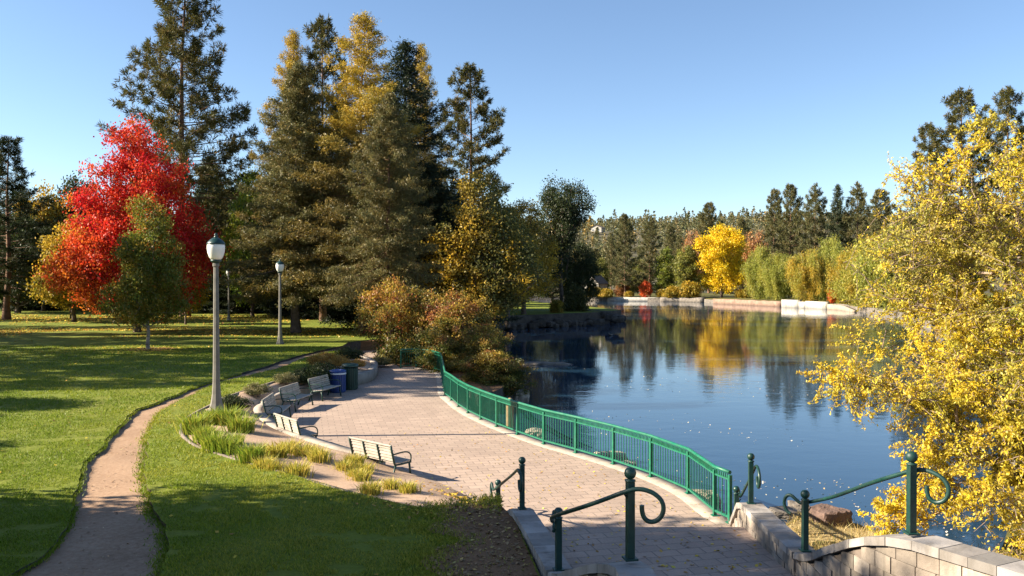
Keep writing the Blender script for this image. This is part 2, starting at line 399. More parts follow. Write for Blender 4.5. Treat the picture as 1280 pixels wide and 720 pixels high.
# planting bed inside the edging: lofted between curb and edging
N = 90
def par(P, n):
    seg = np.linalg.norm(np.diff(P[:, :2], axis=0), axis=1); L = np.concatenate([[0], np.cumsum(seg)]); t = np.linspace(0, L[-1], n)
    return np.stack([np.interp(t, L, P[:, k]) for k in range(3)], 1)
A = par(CURB, N); B = par(BED_OUT, N); rows = 13; G = []
for r in range(rows):
    t = r / (rows - 1); p = A * (1 - t) + B * t
    p[:, 2] += (.10 * math.sin(math.pi * t) * np.clip(np.linalg.norm(A - B, axis=1) / 2, 0, 1) + (.05 * vnoise(p[:, 0], p[:, 1], .7, 31) if 0 < r < rows - 1 else 0)) - (.03 if r in (0, rows - 1) else 0)
    G.append(p)
G = np.array(G); BEDV = V = G.reshape(-1, 3); F = np.array([(r * N + i, r * N + i + 1, (r + 1) * N + i + 1, (r + 1) * N + i) for r in range(rows - 1) for i in range(N - 1)])
tag(link("bed_soil", np_mesh("bed_soil", V, F, M['soil'], smooth=True)), kind='structure')
def bed_z(x, y):
    k = np.argmin((BEDV[:, 0] - x) ** 2 + (BEDV[:, 1] - y) ** 2); return float(BEDV[k, 2])

def ribbon(P, wl, wr, ztop, zbot):
    """closed wall section swept along polyline P: wl to the left of travel, wr to the right"""
    P = np.asarray(P, float); T = np.gradient(P[:, :2], axis=0); T /= np.linalg.norm(T, axis=1)[:, None]; Nn = np.stack([-T[:, 1], T[:, 0]], 1)
    n = len(P); zt = np.broadcast_to(ztop, n); zb = np.broadcast_to(zbot, n)
    L = P[:, :2] + Nn * wl; Rr = P[:, :2] - Nn * wr
    V = np.concatenate([np.column_stack([L, zt]), np.column_stack([Rr, zt]), np.column_stack([Rr, zb]), np.column_stack([L, zb])])
    F = []
    for i in range(n - 1):
        for a in range(4):
            b = (a + 1) % 4; F.append((a * n + i, a * n + i + 1, b * n + i + 1, b * n + i))
    F += [(0, n, 2 * n, 3 * n), (n - 1, 4 * n - 1, 3 * n - 1, 2 * n - 1)]
    return V, np.array(F)
c = resample(CURB[np.argmax(CURB[:, 1] > at(515, 589, 0)[1] - .1):], .3)
V1, F1 = ribbon(c, .02, .33, c[:, 2] + .02, -.12)
o = link("seat_wall", np_mesh("seat_wall", V1, F1, M['concrete'])); tag(o, "low curved concrete seat wall behind the benches holding back the planting bed", "wall")
b_ = resample(BED_OUT, .25)
V1, F1 = ribbon(b_, .05, .04, b_[:, 2] + .045, -.1)
tag(link("edging", np_mesh("edging", V1, F1, M['edging'])), "thin curved edging strip between the sunny lawn and the planting bed", "edging")

# plaza
FENCE_PX = [(501, 460), (520, 459.3), (538, 461.5), (551, 466), (552.5, 474), (554, 484), (556, 495), (564, 501), (573, 509), (585, 517), (601, 525), (621, 534), (647, 544), (680, 556), (720, 567), (767, 581), (814, 597), (861, 618), (894, 646), (913, 655)]
FENCE = np.array([at(a, b, 0) for a, b in FENCE_PX])
f_ = resample(smooth_line(FENCE, 2), .5)
T = np.gradient(f_, axis=0); T /= np.linalg.norm(T, axis=1)[:, None]; f_off = f_ + np.stack([-T[:, 1], T[:, 0]], 1) * .28
plaza = np.concatenate([[(-.9, 15.2), (4.9, 15.2)], f_off[::-1], [(-6.9, 50.2), (-7.6, 54), (-8.7, 58.5), (-9, 61), (-12, 61), (-12, 36), (-10.3, 30), (-9.2, 26), (-5, 21.5), (-2.2, 19.5)]])
bmesh_ = MB(); bmesh_.prism([(x, y, -1.3) for x, y in plaza], [(x, y, 0) for x, y in plaza])
tag(bmesh_.build("plaza", M['paving']), kind='structure')
V1, F1 = ribbon(f_, .30, .30, .012, -1.25)
tag(link("plaza_edge", np_mesh("plaza_edge", V1, F1, M['concrete'])), kind='structure')
# earth bank between path and lawn, and the shore under the shrub
tag(MB().prism([(-13, 54, -.3), (-12.6, 60, -.3), (-9, 60.5, -.3), (-5, 59, -.3), (-2, 62.3, -.3), (-11, 63.5, -.3), (-13, 60, -.3)], [(-12.2, 54.5, .62), (-12.1, 60.3, .66), (-9.2, 61.6, .64), (-5, 61.5, .6), (-2.6, 62.2, .6), (-11, 63, .66), (-12.6, 60, .66)]).build("earth_bank", M['dark_soil']), kind='structure')
shore = np.array([(-6.6, 49), (-6.2, 48.4), (-4.2, 46.2), (-3.2, 45), (-2.4, 41.5), (-1.6, 38), (-.6, 39.5), (-.2, 43), (-.3, 48), (-.8, 54), (-1.6, 60), (-2.4, 62.6), (-9, 62.6), (-9, 59.5), (-8, 55)])
cdt_sheet("shore_soil", resample(np.vstack([shore, shore[:1]]), .6)[:-1], lambda x, y: -.06 + .08 * vnoise(x, y, 1.2, 41), M['dark_soil'], [(30, 70, .6)], -1.5, M['dark_stone'])

# stairs: one flight down to the plaza, a landing, then the flights up to the footbridge where the camera stands
st = MB()
for k in range(2):
    st.box((2.3, 16.05 + .30 * (1 - k) - .15 + .0, .083 + .1667 * k - .2), (5.0, .30 if k == 0 else .30, .1667 + .4))
st.box((2.4, 13.2, .0), (5.2, 4.8, 1.0))
for k in range(9):
    st.box((3.0, 10.8 - .31 * k - .15, .25 + .0834 * (k + 1)), (4.2, .31, .5 + .1667 * (k + 1)))
st.box((3.2, 6.2, .9), (4.6, 3.9, 2.2))
for k in range(9):
    st.box((3.2, 4.1 - .3 * k - .15, 1.0 + .0834 * (k + 1)), (4.6, .3, 2.0 + .1667 * (k + 1)))
st.box((3.0, -2.4, 1.75), (8, 7.6, 3.5))
tag(st.build("stairs", M['paving']), kind='structure')

# water, river bed, far bank, hills
tag(link("water", np_mesh("water", [(-330, 5, WZ), (330, 5, WZ), (330, 300, WZ), (-330, 300, WZ)], [(0, 1, 2, 3)], M['water'])), kind='structure')
tag(link("ground", np_mesh("ground", [(-6000, -6000, -2.6), (6000, -6000, -2.6), (6000, 6000, -2.6), (-6000, 6000, -2.6)], [(0, 1, 2, 3)], M['hill'])), kind='structure')
FAR = [(-320, 270), (-60, 250), (0, 254), (20, 252), (28, 246), (40, 238), (51, 233), (57, 210), (62, 194), (64, 186), (66, 178), (67.5, 164), (64, 140), (45, 85), (24, 42), (14.5, 24), (11.2, 18.8), (9.8, 16.9), (8.6, 17.6), (7.8, 19.2), (6.8, 19.5), (5.6, 18.4), (5.2, 17.4), (5.0, 12), (6.5, 8), (8, -12), (330, -12), (330, 330), (-320, 330)]
far_p = np.array(FAR, float)
far_d = np.concatenate([resample(far_p[:17], 2.0)[:-1], resample(far_p[16:25], .3)[:-1], far_p[24:]])
def far_z(x, y):
    return np.where(y > 40, .05 + .25 * vnoise(x, y, 9, 51), -.45 + .12 * vnoise(x, y, 1.1, 52) + np.clip((17.5 - y) / 8, 0, 1) * 1.2)
cdt_sheet("far_bank", far_d, far_z, M['far_ground'], [(-12, 24, 1.0), (24, 60, 4), (60, 330, 9)], -1.5, M['rock'])
tag(cdt_sheet("straw_bank", resample(np.array([(5.05, 17.3), (5.6, 18.3), (6.7, 19.2), (7.6, 18.9), (8.4, 17.6), (9.4, 16.4), (9.0, 13), (7, 9), (5.2, 9), (4.9, 13), (5.05, 17.3)]), .3)[:-1], lambda x, y: far_z(x, y) + .03, M['straw'], [(8, 20, .4)]), kind='structure')
gx = np.linspace(-1500, 1900, 120); gy = np.concatenate([np.linspace(325, 1000, 60), np.linspace(1030, 2600, 20)])
def hill_z(x, y):
    r = np.clip((y - 330) / 620, 0, 1.0); r = r * r * (3 - 2 * r)
    return -.6 + r * (63 + 6 * vnoise(x, y, 300, 61) + 2 * vnoise(x, y, 90, 62)) + np.clip(y - 1000, 0, 2000) * .01
X, Y = np.meshgrid(gx, gy); Z = hill_z(X, Y); nx = len(gx)
tag(link("hills", np_mesh("hills", np.stack([X, Y, Z], -1).reshape(-1, 3), np.array([(j * nx + i, j * nx + i + 1, (j + 1) * nx + i + 1, (j + 1) * nx + i) for j in range(len(gy) - 1) for i in range(nx - 1)]), M['hill'], smooth=True)), kind='structure')
# ------------------------------------------------------------------ trees: skeleton tubes and leaf-sized faces
def seg_tubes(P0, P1, r0, r1, k=5):
    P0, P1 = np.asarray(P0, float), np.asarray(P1, float); n = len(P0)
    T = P1 - P0; L = np.linalg.norm(T, axis=1)[:, None]; T = T / np.maximum(L, 1e-6)
    ref = np.where(np.abs(T[:, 2:3]) < .9, np.array([[0, 0, 1.]]), np.array([[1., 0, 0]]))
    U = np.cross(ref, T); U /= np.linalg.norm(U, axis=1)[:, None]; W = np.cross(T, U)
    a = np.arange(k) * 2 * np.pi / k; ca, sa = np.cos(a)[None, :, None], np.sin(a)[None, :, None]
    ring = U[:, None] * ca + W[:, None] * sa
    V = np.concatenate([P0[:, None] + ring * np.asarray(r0)[:, None, None], P1[:, None] + ring * np.asarray(r1)[:, None, None]], 1).reshape(-1, 3)
    base = (np.arange(n) * 2 * k)[:, None]; i = np.arange(k)[None]; j = (i + 1) % k
    F = np.stack([base + i, base + j, base + k + j, base + k + i], -1).reshape(-1, 4)
    return V, F
def unit(v): return v / np.maximum(np.linalg.norm(v, axis=-1, keepdims=True), 1e-9)
def leaf_quads(C, L, W, D, rng, face=None):
    """rhombus leaves: centres C, length L, width W, long axis D (unit); face = preferred normal mixed in"""
    n = len(C); q = unit(rng.normal(size=(n, 3)) + (0 if face is None else face)); S_ = unit(np.cross(D, q))
    L = np.asarray(L).reshape(-1, 1); W = np.asarray(W).reshape(-1, 1)
    V = np.stack([C - D * L * .5, C + S_ * W * .5 - D * L * .08, C + D * L * .5, C - S_ * W * .5 - D * L * .08], 1).reshape(-1, 3)
    return V, np.arange(n * 4).reshape(n, 4)
def pick(pal, n, rng, clump=None):
    """palette = list of (rgb, weight); clump ids give each clump its own tint"""
    cols = np.array([p[0] for p in pal], float); wts = np.array([p[1] for p in pal], float); wts /= wts.sum()
    if clump is None: c = cols[rng.choice(len(cols), n, p=wts)]
    else:
        k = clump.max() + 1; cc = cols[rng.choice(len(cols), k, p=wts)]; c2 = cols[rng.choice(len(cols), n, p=wts)]
        c = cc[clump] * .65 + c2 * .35
    return np.clip(c * rng.uniform(.72, 1.25, (n, 1)) * rng.uniform(.93, 1.07, (n, 3)), 0, .95)
def tree_parts(name, trunkVF, crownVF, col, bark, leafm):
    t = np_mesh("trunk", *trunkVF, bark, smooth=True); c_ = np_mesh("crown", *crownVF, leafm, col=np.repeat(col, 4, axis=0))
    return (t, c_)
def place_tree(name, parts, loc, rz, sc, label, cat='tree', group=None, stem='trunk', crown='crown'):
    e = empty(name, loc, rz); e.scale = sc if isinstance(sc, tuple) else (sc, sc, sc)
    link(stem, parts[0], parent=e); link(crown, parts[1], parent=e)
    return tag(e, label, cat, group)

def conifer(h=30, base=.25, rad=4.0, nb=110, shape='pine', pal=None, seed=1, tuft=.45, nper=14, nl=(.34, .07), trunk_r=.4, bark='bark_red', lean=0.0, tops=1, gap=.0, density=1.0):
    rng = np.random.default_rng(seed); P0, P1, r0, r1, CC, CR, AX = [], [], [], [], [], [], []
    zs = np.linspace(0, h, 14); wob = np.stack([.012 * h * vnoise(zs, zs * 0 + seed, h / 3, seed), .012 * h * vnoise(zs, zs * 0 + seed, h / 3, seed + 5), zs], 1); wob[:, 0] += lean * (zs / h) ** 2 * h
    wob[0, :2] = 0
    tr = trunk_r * (1 - zs / h * .93); tr[0] *= 1.35
    for i in range(13): P0.append(wob[i]); P1.append(wob[i + 1]); r0.append(tr[i]); r1.append(tr[i + 1])
    ax = lambda z: np.array([np.interp(z, zs, wob[:, 0]), np.interp(z, zs, wob[:, 1]), z])
    for b in range(nb):
        f = (b + rng.uniform(0, 1)) / nb; f = f ** (1.0 if shape == 'pine' else 1.1)
        if shape == 'pine':
            z = h * (base + (1 - base) * f)
            prof = (1 - f) ** .62 * (.55 + .45 * min(1, f * 4 + .25)); el0 = -.25 + .8 * f; L = rad * (prof + .06) * rng.choice([rng.uniform(.35, .7), rng.uniform(.75, 1.3)], p=[.35, .65]); up = .35
        elif shape == 'larch':
            z = h * (base + (1 - base) * f)
            prof = (1 - f) ** .75; el0 = -.12 + .5 * f; L = rad * (prof + .03) * rng.choice([rng.uniform(.4, .75), rng.uniform(.8, 1.3)], p=[.4, .6]); up = .2
        else:
            z = h * (base + (1 - base) * f)
            prof = (1 - f) ** .78; el0 = -.40 + .8 * f; L = rad * (prof + .02) * rng.choice([rng.uniform(.5, .8), rng.uniform(.85, 1.25)], p=[.4, .6]); up = .3
        if gap and vnoise(np.array([z]), np.array([b * .37]), h * .07, seed + 9)[0] > 1 - gap: continue
        a = b * 2.39996 + rng.uniform(-.5, .5); d = np.array([math.cos(a), math.sin(a), 0])
        p = ax(z); m = max(3, int(L / .9) + 1); pts = [p]
        for s in range(1, m + 1):
            t = s / m; e = el0 + up * t * t; q = pts[-1] + (d * math.cos(e) + np.array([0, 0, math.sin(e)])) * (L / m) + rng.normal(size=3) * .05 * L / m; pts.append(q)
        rb = max(.02, trunk_r * .22 * (1 - f * .7) * L / rad)
        for s in range(m):
            P0.append(pts[s]); P1.append(pts[s + 1]); r0.append(rb * (1 - s / m * .85)); r1.append(rb * (1 - (s + 1) / m * .85))
        lo = .35 if shape == 'pine' else .12
        nc = max(3, int(L / tuft * (2.5 if shape == 'pine' else 3.3) * density))
        side = np.array([-d[1], d[0], 0])
        for _ in range(nc):
            t = lo + (1 - lo) * rng.uniform(0, 1) ** .75; i = min(int(t * m), m - 1); q = pts[i] + (pts[i + 1] - pts[i]) * (t * m - i)
            w_ = (L * .24 + .12) * (1 - .55 * t) * rng.normal() * .6
            q = q + side * w_ + np.array([0, 0, -abs(w_) * .25 + rng.normal() * tuft * .25])
            CC.append(q); CR.append(tuft * rng.uniform(.7, 1.25)); AX.append(d * .7 + side * np.sign(w_) * .5 + np.array([0, 0, .45 if shape == 'pine' else -.05]))
        CC.append(pts[-1]); CR.append(tuft); AX.append(d * .8 + np.array([0, 0, .3]))
    for k in range(6):
        CC.append(ax(h) + np.array([0, 0, -k * tuft * .5])); CR.append(tuft * .7); AX.append(np.array([0, 0, 1.]))
    CC, CR, AX = np.array(CC), np.array(CR), np.array(AX); n = len(CC); nper = int(nper * 1.7); nl = (nl[0] * .92, nl[1] * .66)
    cid = np.repeat(np.arange(n), nper); N_ = len(cid)
    D = unit(rng.normal(size=(N_, 3)) * .75 + unit(AX)[cid] * .9)
    if shape == 'pine': C = CC[cid] + D * (CR[cid] * rng.uniform(.25, .85, N_))[:, None]
    else: C = CC[cid] + rng.normal(size=(N_, 3)) * (CR[cid] * .55)[:, None] * np.array([1, 1, .55])
    V, F = leaf_quads(C, nl[0] * rng.uniform(.7, 1.3, N_) * (CR[cid] / tuft), nl[1] * rng.uniform(.7, 1.4, N_), D, rng)
    col = pick(pal, N_, rng, cid)
    if shape == 'larch':      # the gold has turned first in the upper crown
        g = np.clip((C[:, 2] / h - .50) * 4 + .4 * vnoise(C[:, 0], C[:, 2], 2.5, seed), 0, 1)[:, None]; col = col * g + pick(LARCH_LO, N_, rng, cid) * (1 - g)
    return tree_parts('conifer', seg_tubes(P0, P1, r0, r1, 6), (V, F), col, M[bark], M['needle'])

def grow(points, trunk, k=.35):
    """joins crown points to a trunk polyline; returns nodes and parents"""
    nodes = [np.array(p, float) for p in trunk]; par_ = [-1] + list(range(len(trunk) - 1)); plen = [0.]
    for i in range(1, len(trunk)): plen.append(plen[-1] + np.linalg.norm(nodes[i] - nodes[i - 1]))
    pts = points[np.argsort(np.linalg.norm(points - trunk[0], axis=1))]
    cap = len(pts) + len(nodes); NA = np.zeros((cap, 3)); PLn = np.zeros(cap); m = len(nodes); NA[:m] = nodes; PLn[:m] = plen
    for p in pts:
        d = np.linalg.norm(NA[:m] - p, axis=1); c_ = d + k * PLn[:m] + np.where(NA[:m, 2] > p[2] + .2, .8 * d, 0)
        c_[0] += 1e3
        j = int(np.argmin(c_)); NA[m] = p; PLn[m] = PLn[j] + d[j]; par_.append(j); m += 1
    return NA, np.array(par_)
def crown_points(n, fn, rng):
    """rejection sampling: fn(unit points in [-1,1]^3) -> keep mask"""
    out = np.zeros((0, 3))
    while len(out) < n:
        p = rng.uniform(-1, 1, (n * 4, 3)); out = np.concatenate([out, p[fn(p)]])
    return out[:n]
def broadleaf(h=15, crown_base=.2, rx=5, prof='oval', nclump=400, nleaf=70, clump=.7, leaf=(.2, .14), pal=None, pal2=None, seed=1, trunk_r=.3, bark='bark', hollow=.45, lump=.30, droop=0.0, tone=None, trunk_h=.55, tip=.012, strands=False, ry=None):
    rng = np.random.default_rng(seed)
    z0, z1 = h * crown_base, h * .97; ry = ry or rx
    def R(t):   # t 0..1 up the crown
        if prof == 'oval': return np.sqrt(np.clip(1 - (2 * t - .92) ** 2 / 1.17, 0, 1))
        if prof == 'cone': return np.clip(1.12 * (1 - t) ** .62, 0, 1) * np.clip(t * 6 + .45, 0, 1)
        if prof == 'maple': return np.interp(t, [0, .06, .2, .38, .55, .75, .9, 1], [.35, .8, 1, .97, .78, .52, .34, .08])
        if prof == 'egg': return np.sin(np.pi * np.clip(t, 0, 1) ** .62) ** .75
        if prof == 'vase': return np.clip(.35 + .9 * t, 0, 1) * np.sqrt(np.clip(1 - np.clip((t - .55) / .45, 0, 1) ** 2.2, 0, 1))
        return np.sqrt(np.clip(1 - (2 * t - 1) ** 2, 0, 1))
    def fn(p):
        t = (p[:, 2] + 1) / 2; r = np.hypot(p[:, 0], p[:, 1]); a = np.arctan2(p[:, 1], p[:, 0])
        lum = 1 - lump * .5 + lump * vnoise(a * 2.1 + 10, t * 5.5, 1.0, seed) + lump * .5 * vnoise(a * 5 + 30, t * 12, 1.0, seed + 3)
        q = r / np.maximum(R(t) * lum, 1e-3)
        return (q < 1) & ((q > hollow) | (rng.uniform(size=len(p)) < .25) | (t > .85))
    P = crown_points(nclump, fn, rng); P = np.stack([P[:, 0] * rx, P[:, 1] * ry, z0 + (P[:, 2] + 1) / 2 * (z1 - z0)], 1)
    tz = np.linspace(0, h * trunk_h, 9); tr_ = np.stack([.03 * h * vnoise(tz, tz * 0, h / 4, seed) * (tz / h), .03 * h * vnoise(tz, tz * 0 + 9, h / 4, seed) * (tz / h), tz], 1)
    NA, par_ = grow(P, tr_); m = len(NA); cnt = np.zeros(m)
    for i in range(m - 1, 0, -1): cnt[i] += 1; cnt[par_[i]] += cnt[i]
    cnt[0] += 1; rad = np.maximum(tip, trunk_r * (cnt / cnt[0]) ** .48)
    i = np.arange(1, m); pi = par_[1:]
    mid = (NA[i] + NA[pi]) / 2 + rng.normal(size=(m - 1, 3)) * .07 * np.linalg.norm(NA[i] - NA[pi], axis=1)[:, None]
    ra = np.minimum(rad[pi], rad[i] * 1.5); ra[:len(tr_) - 1] = rad[pi][:len(tr_) - 1]; ra[0] *= 1.3
    VF1 = seg_tubes(np.concatenate([NA[pi], mid]), np.concatenate([mid, NA[i]]), np.concatenate([ra, (ra + rad[i]) / 2]), np.concatenate([(ra + rad[i]) / 2, rad[i]]), 5)
    nl = np.maximum(8, (nleaf * rng.uniform(.45, 1.5, nclump))).astype(int); cid = np.repeat(np.arange(nclump), nl); N_ = len(cid)
    off = rng.normal(size=(N_, 3)) * clump * .5 * np.array([1.1, 1.1, .75])
    if strands:    # weeping sprays
        ln = rng.uniform(0, 1, N_) ** 1.0; off = rng.normal(size=(N_, 3)) * clump * .22; k2 = rng.integers(0, 4, N_)
        ang = (cid * 1.7 + k2 * 1.6); off[:, 0] += np.cos(ang) * clump * .45; off[:, 1] += np.sin(ang) * clump * .45; off[:, 2] -= ln * droop * rng.uniform(.7, 1.1, nclump)[cid]
    C = P[cid] + off; C[:, 2] = np.maximum(C[:, 2], .25)
    D = unit(rng.normal(size=(N_, 3)) + np.array([0, 0, -1.6 if strands else -.35]))
    V, F = leaf_quads(C, leaf[0] * rng.uniform(.65, 1.35, N_), leaf[1] * rng.uniform(.7, 1.3, N_), D, rng, face=np.array([0, 0, .5]))
    col = pick(pal, N_, rng, cid)
    if pal2 is not None:   # a second hue spread through part of the crown (leaf colour really differs there)
        f = tone(C / np.array([rx, ry, h])); f = np.clip(f + .35 * rng.normal(size=nclump)[cid], 0, 1)[:, None]
        col = col * (1 - f) + pick(pal2, N_, rng, cid) * f
    return tree_parts('tree', VF1, (V, F), col, M[bark], M['leaf'])

# leaf and needle colours
PINE = [((.085, .085, .022), 3), ((.13, .115, .032), 2.4), ((.19, .135, .045), 1.5), ((.045, .055, .018), 1.6)]
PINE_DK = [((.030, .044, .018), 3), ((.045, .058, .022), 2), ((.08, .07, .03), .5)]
PINE_FAR = [((.125, .125, .045), 3), ((.165, .145, .055), 2), ((.20, .145, .06), 1), ((.085, .095, .035), 2)]
SPRUCE_GREY = [((.125, .122, .042), 3), ((.18, .158, .054), 2), ((.08, .08, .032), 2), ((.24, .175, .055), 1.2)]
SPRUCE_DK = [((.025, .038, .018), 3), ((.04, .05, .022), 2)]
SPRUCE_BLUE = [((.16, .19, .18), 2), ((.10, .13, .12), 2)]
LARCH = [((.50, .33, .03), 3), ((.38, .26, .035), 2), ((.24, .21, .035), 1.4), ((.56, .40, .05), 1)]
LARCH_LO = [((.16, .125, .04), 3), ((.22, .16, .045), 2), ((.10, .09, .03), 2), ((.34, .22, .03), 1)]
RED = [((.62, .022, .022), 4), ((.48, .014, .024), 2), ((.68, .07, .02), 2), ((.32, .014, .02), .8)]
ORANGE = [((.62, .17, .02), 3), ((.55, .25, .03), 2), ((.60, .08, .02), 1.5)]
GOLDGREEN = [((.28, .22, .025), 3), ((.18, .17, .022), 3), ((.42, .26, .03), 2), ((.11, .12, .018), 1.5)]
GOLD = [((.58, .36, .03), 3), ((.46, .30, .035), 2), ((.34, .26, .04), 1)]
YELLOW = [((.82, .58, .015), 4), ((.74, .48, .015), 2), ((.70, .58, .05), 1)]
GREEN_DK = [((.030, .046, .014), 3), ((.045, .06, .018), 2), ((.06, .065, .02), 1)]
GREEN_LT = [((.16, .23, .025), 3), ((.26, .30, .03), 1.5), ((.34, .32, .03), 1)]
WILLOW = [((.33, .33, .05), 3), ((.25, .27, .04), 2), ((.43, .37, .06), 1.5), ((.16, .19, .03), 1)]
OLIVE = [((.13, .13, .035), 3), ((.19, .17, .045), 2), ((.09, .10, .03), 2)]
NEAR = [((.66, .49, .05), 3), ((.78, .60, .04), 2.4), ((.44, .40, .07), 2), ((.25, .29, .05), 1.6), ((.52, .31, .06), .6)]

proto = {}
proto['pine_a'] = conifer(36, .12, 8.0, 210, 'pine', PINE, 11, .68, 17, (.52, .11), .48)
proto['pine_b'] = conifer(28, .22, 6.2, 118, 'pine', PINE, 12, .6, 17, (.48, .11), .40, gap=.2)
proto['pine_dk'] = conifer(24, .16, 6.2, 115, 'pine', PINE_DK, 13, .6, 16, (.5, .10), .38)
proto['pine_far'] = conifer(29, .16, 7.0, 130, 'pine', PINE_FAR, 14, .85, 15, (.66, .18), .40)
proto['pine_far2'] = conifer(29, .22, 6.6, 115, 'pine', PINE_FAR, 15, .9, 15, (.66, .18), .42, gap=.2)
proto['spruce_grey'] = conifer(24, .19, 6.6, 190, 'spruce', SPRUCE_GREY, 16, .44, 15, (.34, .09), .42, bark='bark')
proto['spruce_dk'] = conifer(24, .05, 6.6, 165, 'spruce', SPRUCE_DK, 17, .47, 15, (.36, .10), .36, bark='bark')
proto['spruce_far'] = conifer(26, .05, 6.4, 120, 'spruce', PINE_DK, 18, .65, 13, (.55, .15), .32, bark='bark')
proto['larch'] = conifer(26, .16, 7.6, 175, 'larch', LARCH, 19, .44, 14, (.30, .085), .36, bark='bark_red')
proto['cedar'] = conifer(20, .26, 6.8, 165, 'spruce', SPRUCE_GREY[:3] + LARCH_LO[:2], 20, .42, 15, (.30, .09), .38, bark='bark_red')
proto['blue_spruce'] = conifer(9, .03, 2.2, 110, 'spruce', SPRUCE_BLUE, 21, .3, 12, (.3, .09), .14, bark='bark')

GA = 4.4  # eye over lawn
def tree_at(key, px, depth, topy, label, name, z=LZ, rz=0.0, wide=1.0, hgt=None, group=None, cat='tree'):
    """stands proto key at the surveyed spot, scaled to reach row topy"""
    x, y = atd(px, depth); H = htop(topy, depth) - z; s = H / hgt
    return place_tree(name, proto[key], (x, y, z - .05), rz, (s * wide, s * wide, s), label, cat, group)
# ---- the park's trees on the left
proto['red_maple'] = broadleaf(19, .08, 7.4, 'maple', 800, 110, .95, (.22, .17), RED, ORANGE, 31, .34, tone=lambda q: np.clip(.85 - q[:, 2] * 2.1 - q[:, 0] * .75, 0, 1) * .95, hollow=.45, lump=.38)
proto['front_tree'] = broadleaf(10.8, .17, 3.1, 'cone', 360, 95, .6, (.16, .11), [((.16, .19, .025), 3), ((.34, .21, .025), 2), ((.10, .13, .018), 2)], [((.32, .18, .03), 1.2), ((.22, .20, .03), 2), ((.12, .14, .025), 3)], 32, .13, bark='bark_pale', tone=lambda q: np.clip(.8 - q[:, 2] * 1.3, 0, 1), lump=.42, hollow=.3)
proto['small_tree'] = broadleaf(6.5, .26, 2.5, 'oval', 200, 60, .6, (.2, .14), GOLDGREEN, None, 33, .12)
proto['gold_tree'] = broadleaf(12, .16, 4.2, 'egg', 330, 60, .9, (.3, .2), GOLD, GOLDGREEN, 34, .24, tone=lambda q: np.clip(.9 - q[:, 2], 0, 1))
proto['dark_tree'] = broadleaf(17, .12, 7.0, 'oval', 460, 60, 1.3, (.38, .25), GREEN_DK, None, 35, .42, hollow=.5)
proto['light_tree'] = broadleaf(17, .10, 5.5, 'egg', 330, 60, 1.1, (.34, .24), GREEN_LT, None, 36, .3)
proto['cottonwood'] = broadleaf(17.5, .14, 5.4, 'egg', 430, 70, .95, (.24, .18), GOLD, OLIVE, 37, .34, tone=lambda q: np.clip(.40 + .9 * vnoise(q[:, 0] * 3 + 5, q[:, 2] * 5, .8, 71) + .35 * q[:, 0], 0, 1), hollow=.35, lump=.4)
proto['crooked_tree'] = broadleaf(20, .22, 5.8, 'vase', 300, 75, 1.15, (.30, .22), GREEN_DK, None, 38, .42, hollow=.2, lump=.5)

T_ = tree_at
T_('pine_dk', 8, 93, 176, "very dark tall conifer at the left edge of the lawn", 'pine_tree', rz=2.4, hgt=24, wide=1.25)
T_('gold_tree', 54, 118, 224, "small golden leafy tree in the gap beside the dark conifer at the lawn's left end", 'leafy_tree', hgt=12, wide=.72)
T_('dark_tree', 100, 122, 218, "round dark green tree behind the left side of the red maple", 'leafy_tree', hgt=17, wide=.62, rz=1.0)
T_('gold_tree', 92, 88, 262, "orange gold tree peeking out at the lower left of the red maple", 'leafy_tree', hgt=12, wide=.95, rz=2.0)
T_('red_maple', 172, 71, 136, "tall brilliant red maple glowing on the lawn", 'maple_tree', hgt=18.6, wide=.82)
T_('front_tree', 185, 53, 230, "young green and bronze tree in a soil ring in front of the red maple", 'young_tree', hgt=10.6, wide=.86)
T_('small_tree', 232, 83, 326, "little green tree on a thin stem right of the red maple", 'young_tree', hgt=6.5, wide=.85)
T_('small_tree', 88, 96, 342, "low bushy green tree under the orange gold tree", 'young_tree', hgt=6.5, wide=1.0, rz=2.2)
T_('pine_a', 231, 103, -46, "giant ponderosa pine behind the red maple, taller than the picture", 'pine_tree', hgt=36, rz=.8, wide=.98)
T_('light_tree', 316, 101, 196, "bright yellow green leafy tree tucked behind the grey spruce", 'leafy_tree', hgt=17, wide=.6)
T_('spruce_grey', 370, 70, 80, "broad grey green spruce with a thick trunk behind the second lamp", 'spruce_tree', hgt=24, wide=.96)
T_('pine_b', 404, 90, 28, "dark green pine top rising between the two golden larches", 'pine_tree', hgt=28, wide=.78)
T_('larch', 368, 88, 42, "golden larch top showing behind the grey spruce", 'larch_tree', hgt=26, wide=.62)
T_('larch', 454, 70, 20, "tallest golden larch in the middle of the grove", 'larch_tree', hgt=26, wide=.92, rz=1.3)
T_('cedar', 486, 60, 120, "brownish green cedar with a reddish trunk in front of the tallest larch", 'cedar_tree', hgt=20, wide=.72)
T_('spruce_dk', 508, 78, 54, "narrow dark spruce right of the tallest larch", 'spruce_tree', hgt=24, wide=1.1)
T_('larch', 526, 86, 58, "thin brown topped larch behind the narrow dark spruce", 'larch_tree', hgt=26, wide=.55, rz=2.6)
T_('spruce_dk', 540, 72, 205, "low black green spruce filling the gap behind the orange shrub", 'spruce_tree', hgt=24, wide=1.6, rz=1.0)
T_('pine_b', 587, 97, 86, "open crowned ponderosa standing free right of the dark spruce", 'pine_tree', hgt=28, wide=.98, rz=2.0)
T_('cottonwood', 602, 68, 200, "gold and green cottonwood behind the orange shrub", 'cottonwood_tree', z=.0, hgt=17.5, wide=1.05)
T_('cottonwood', 655, 108, 240, "second gold and green cottonwood at the start of the spit of land", 'cottonwood_tree', hgt=17.5, wide=1.0, rz=2.4)
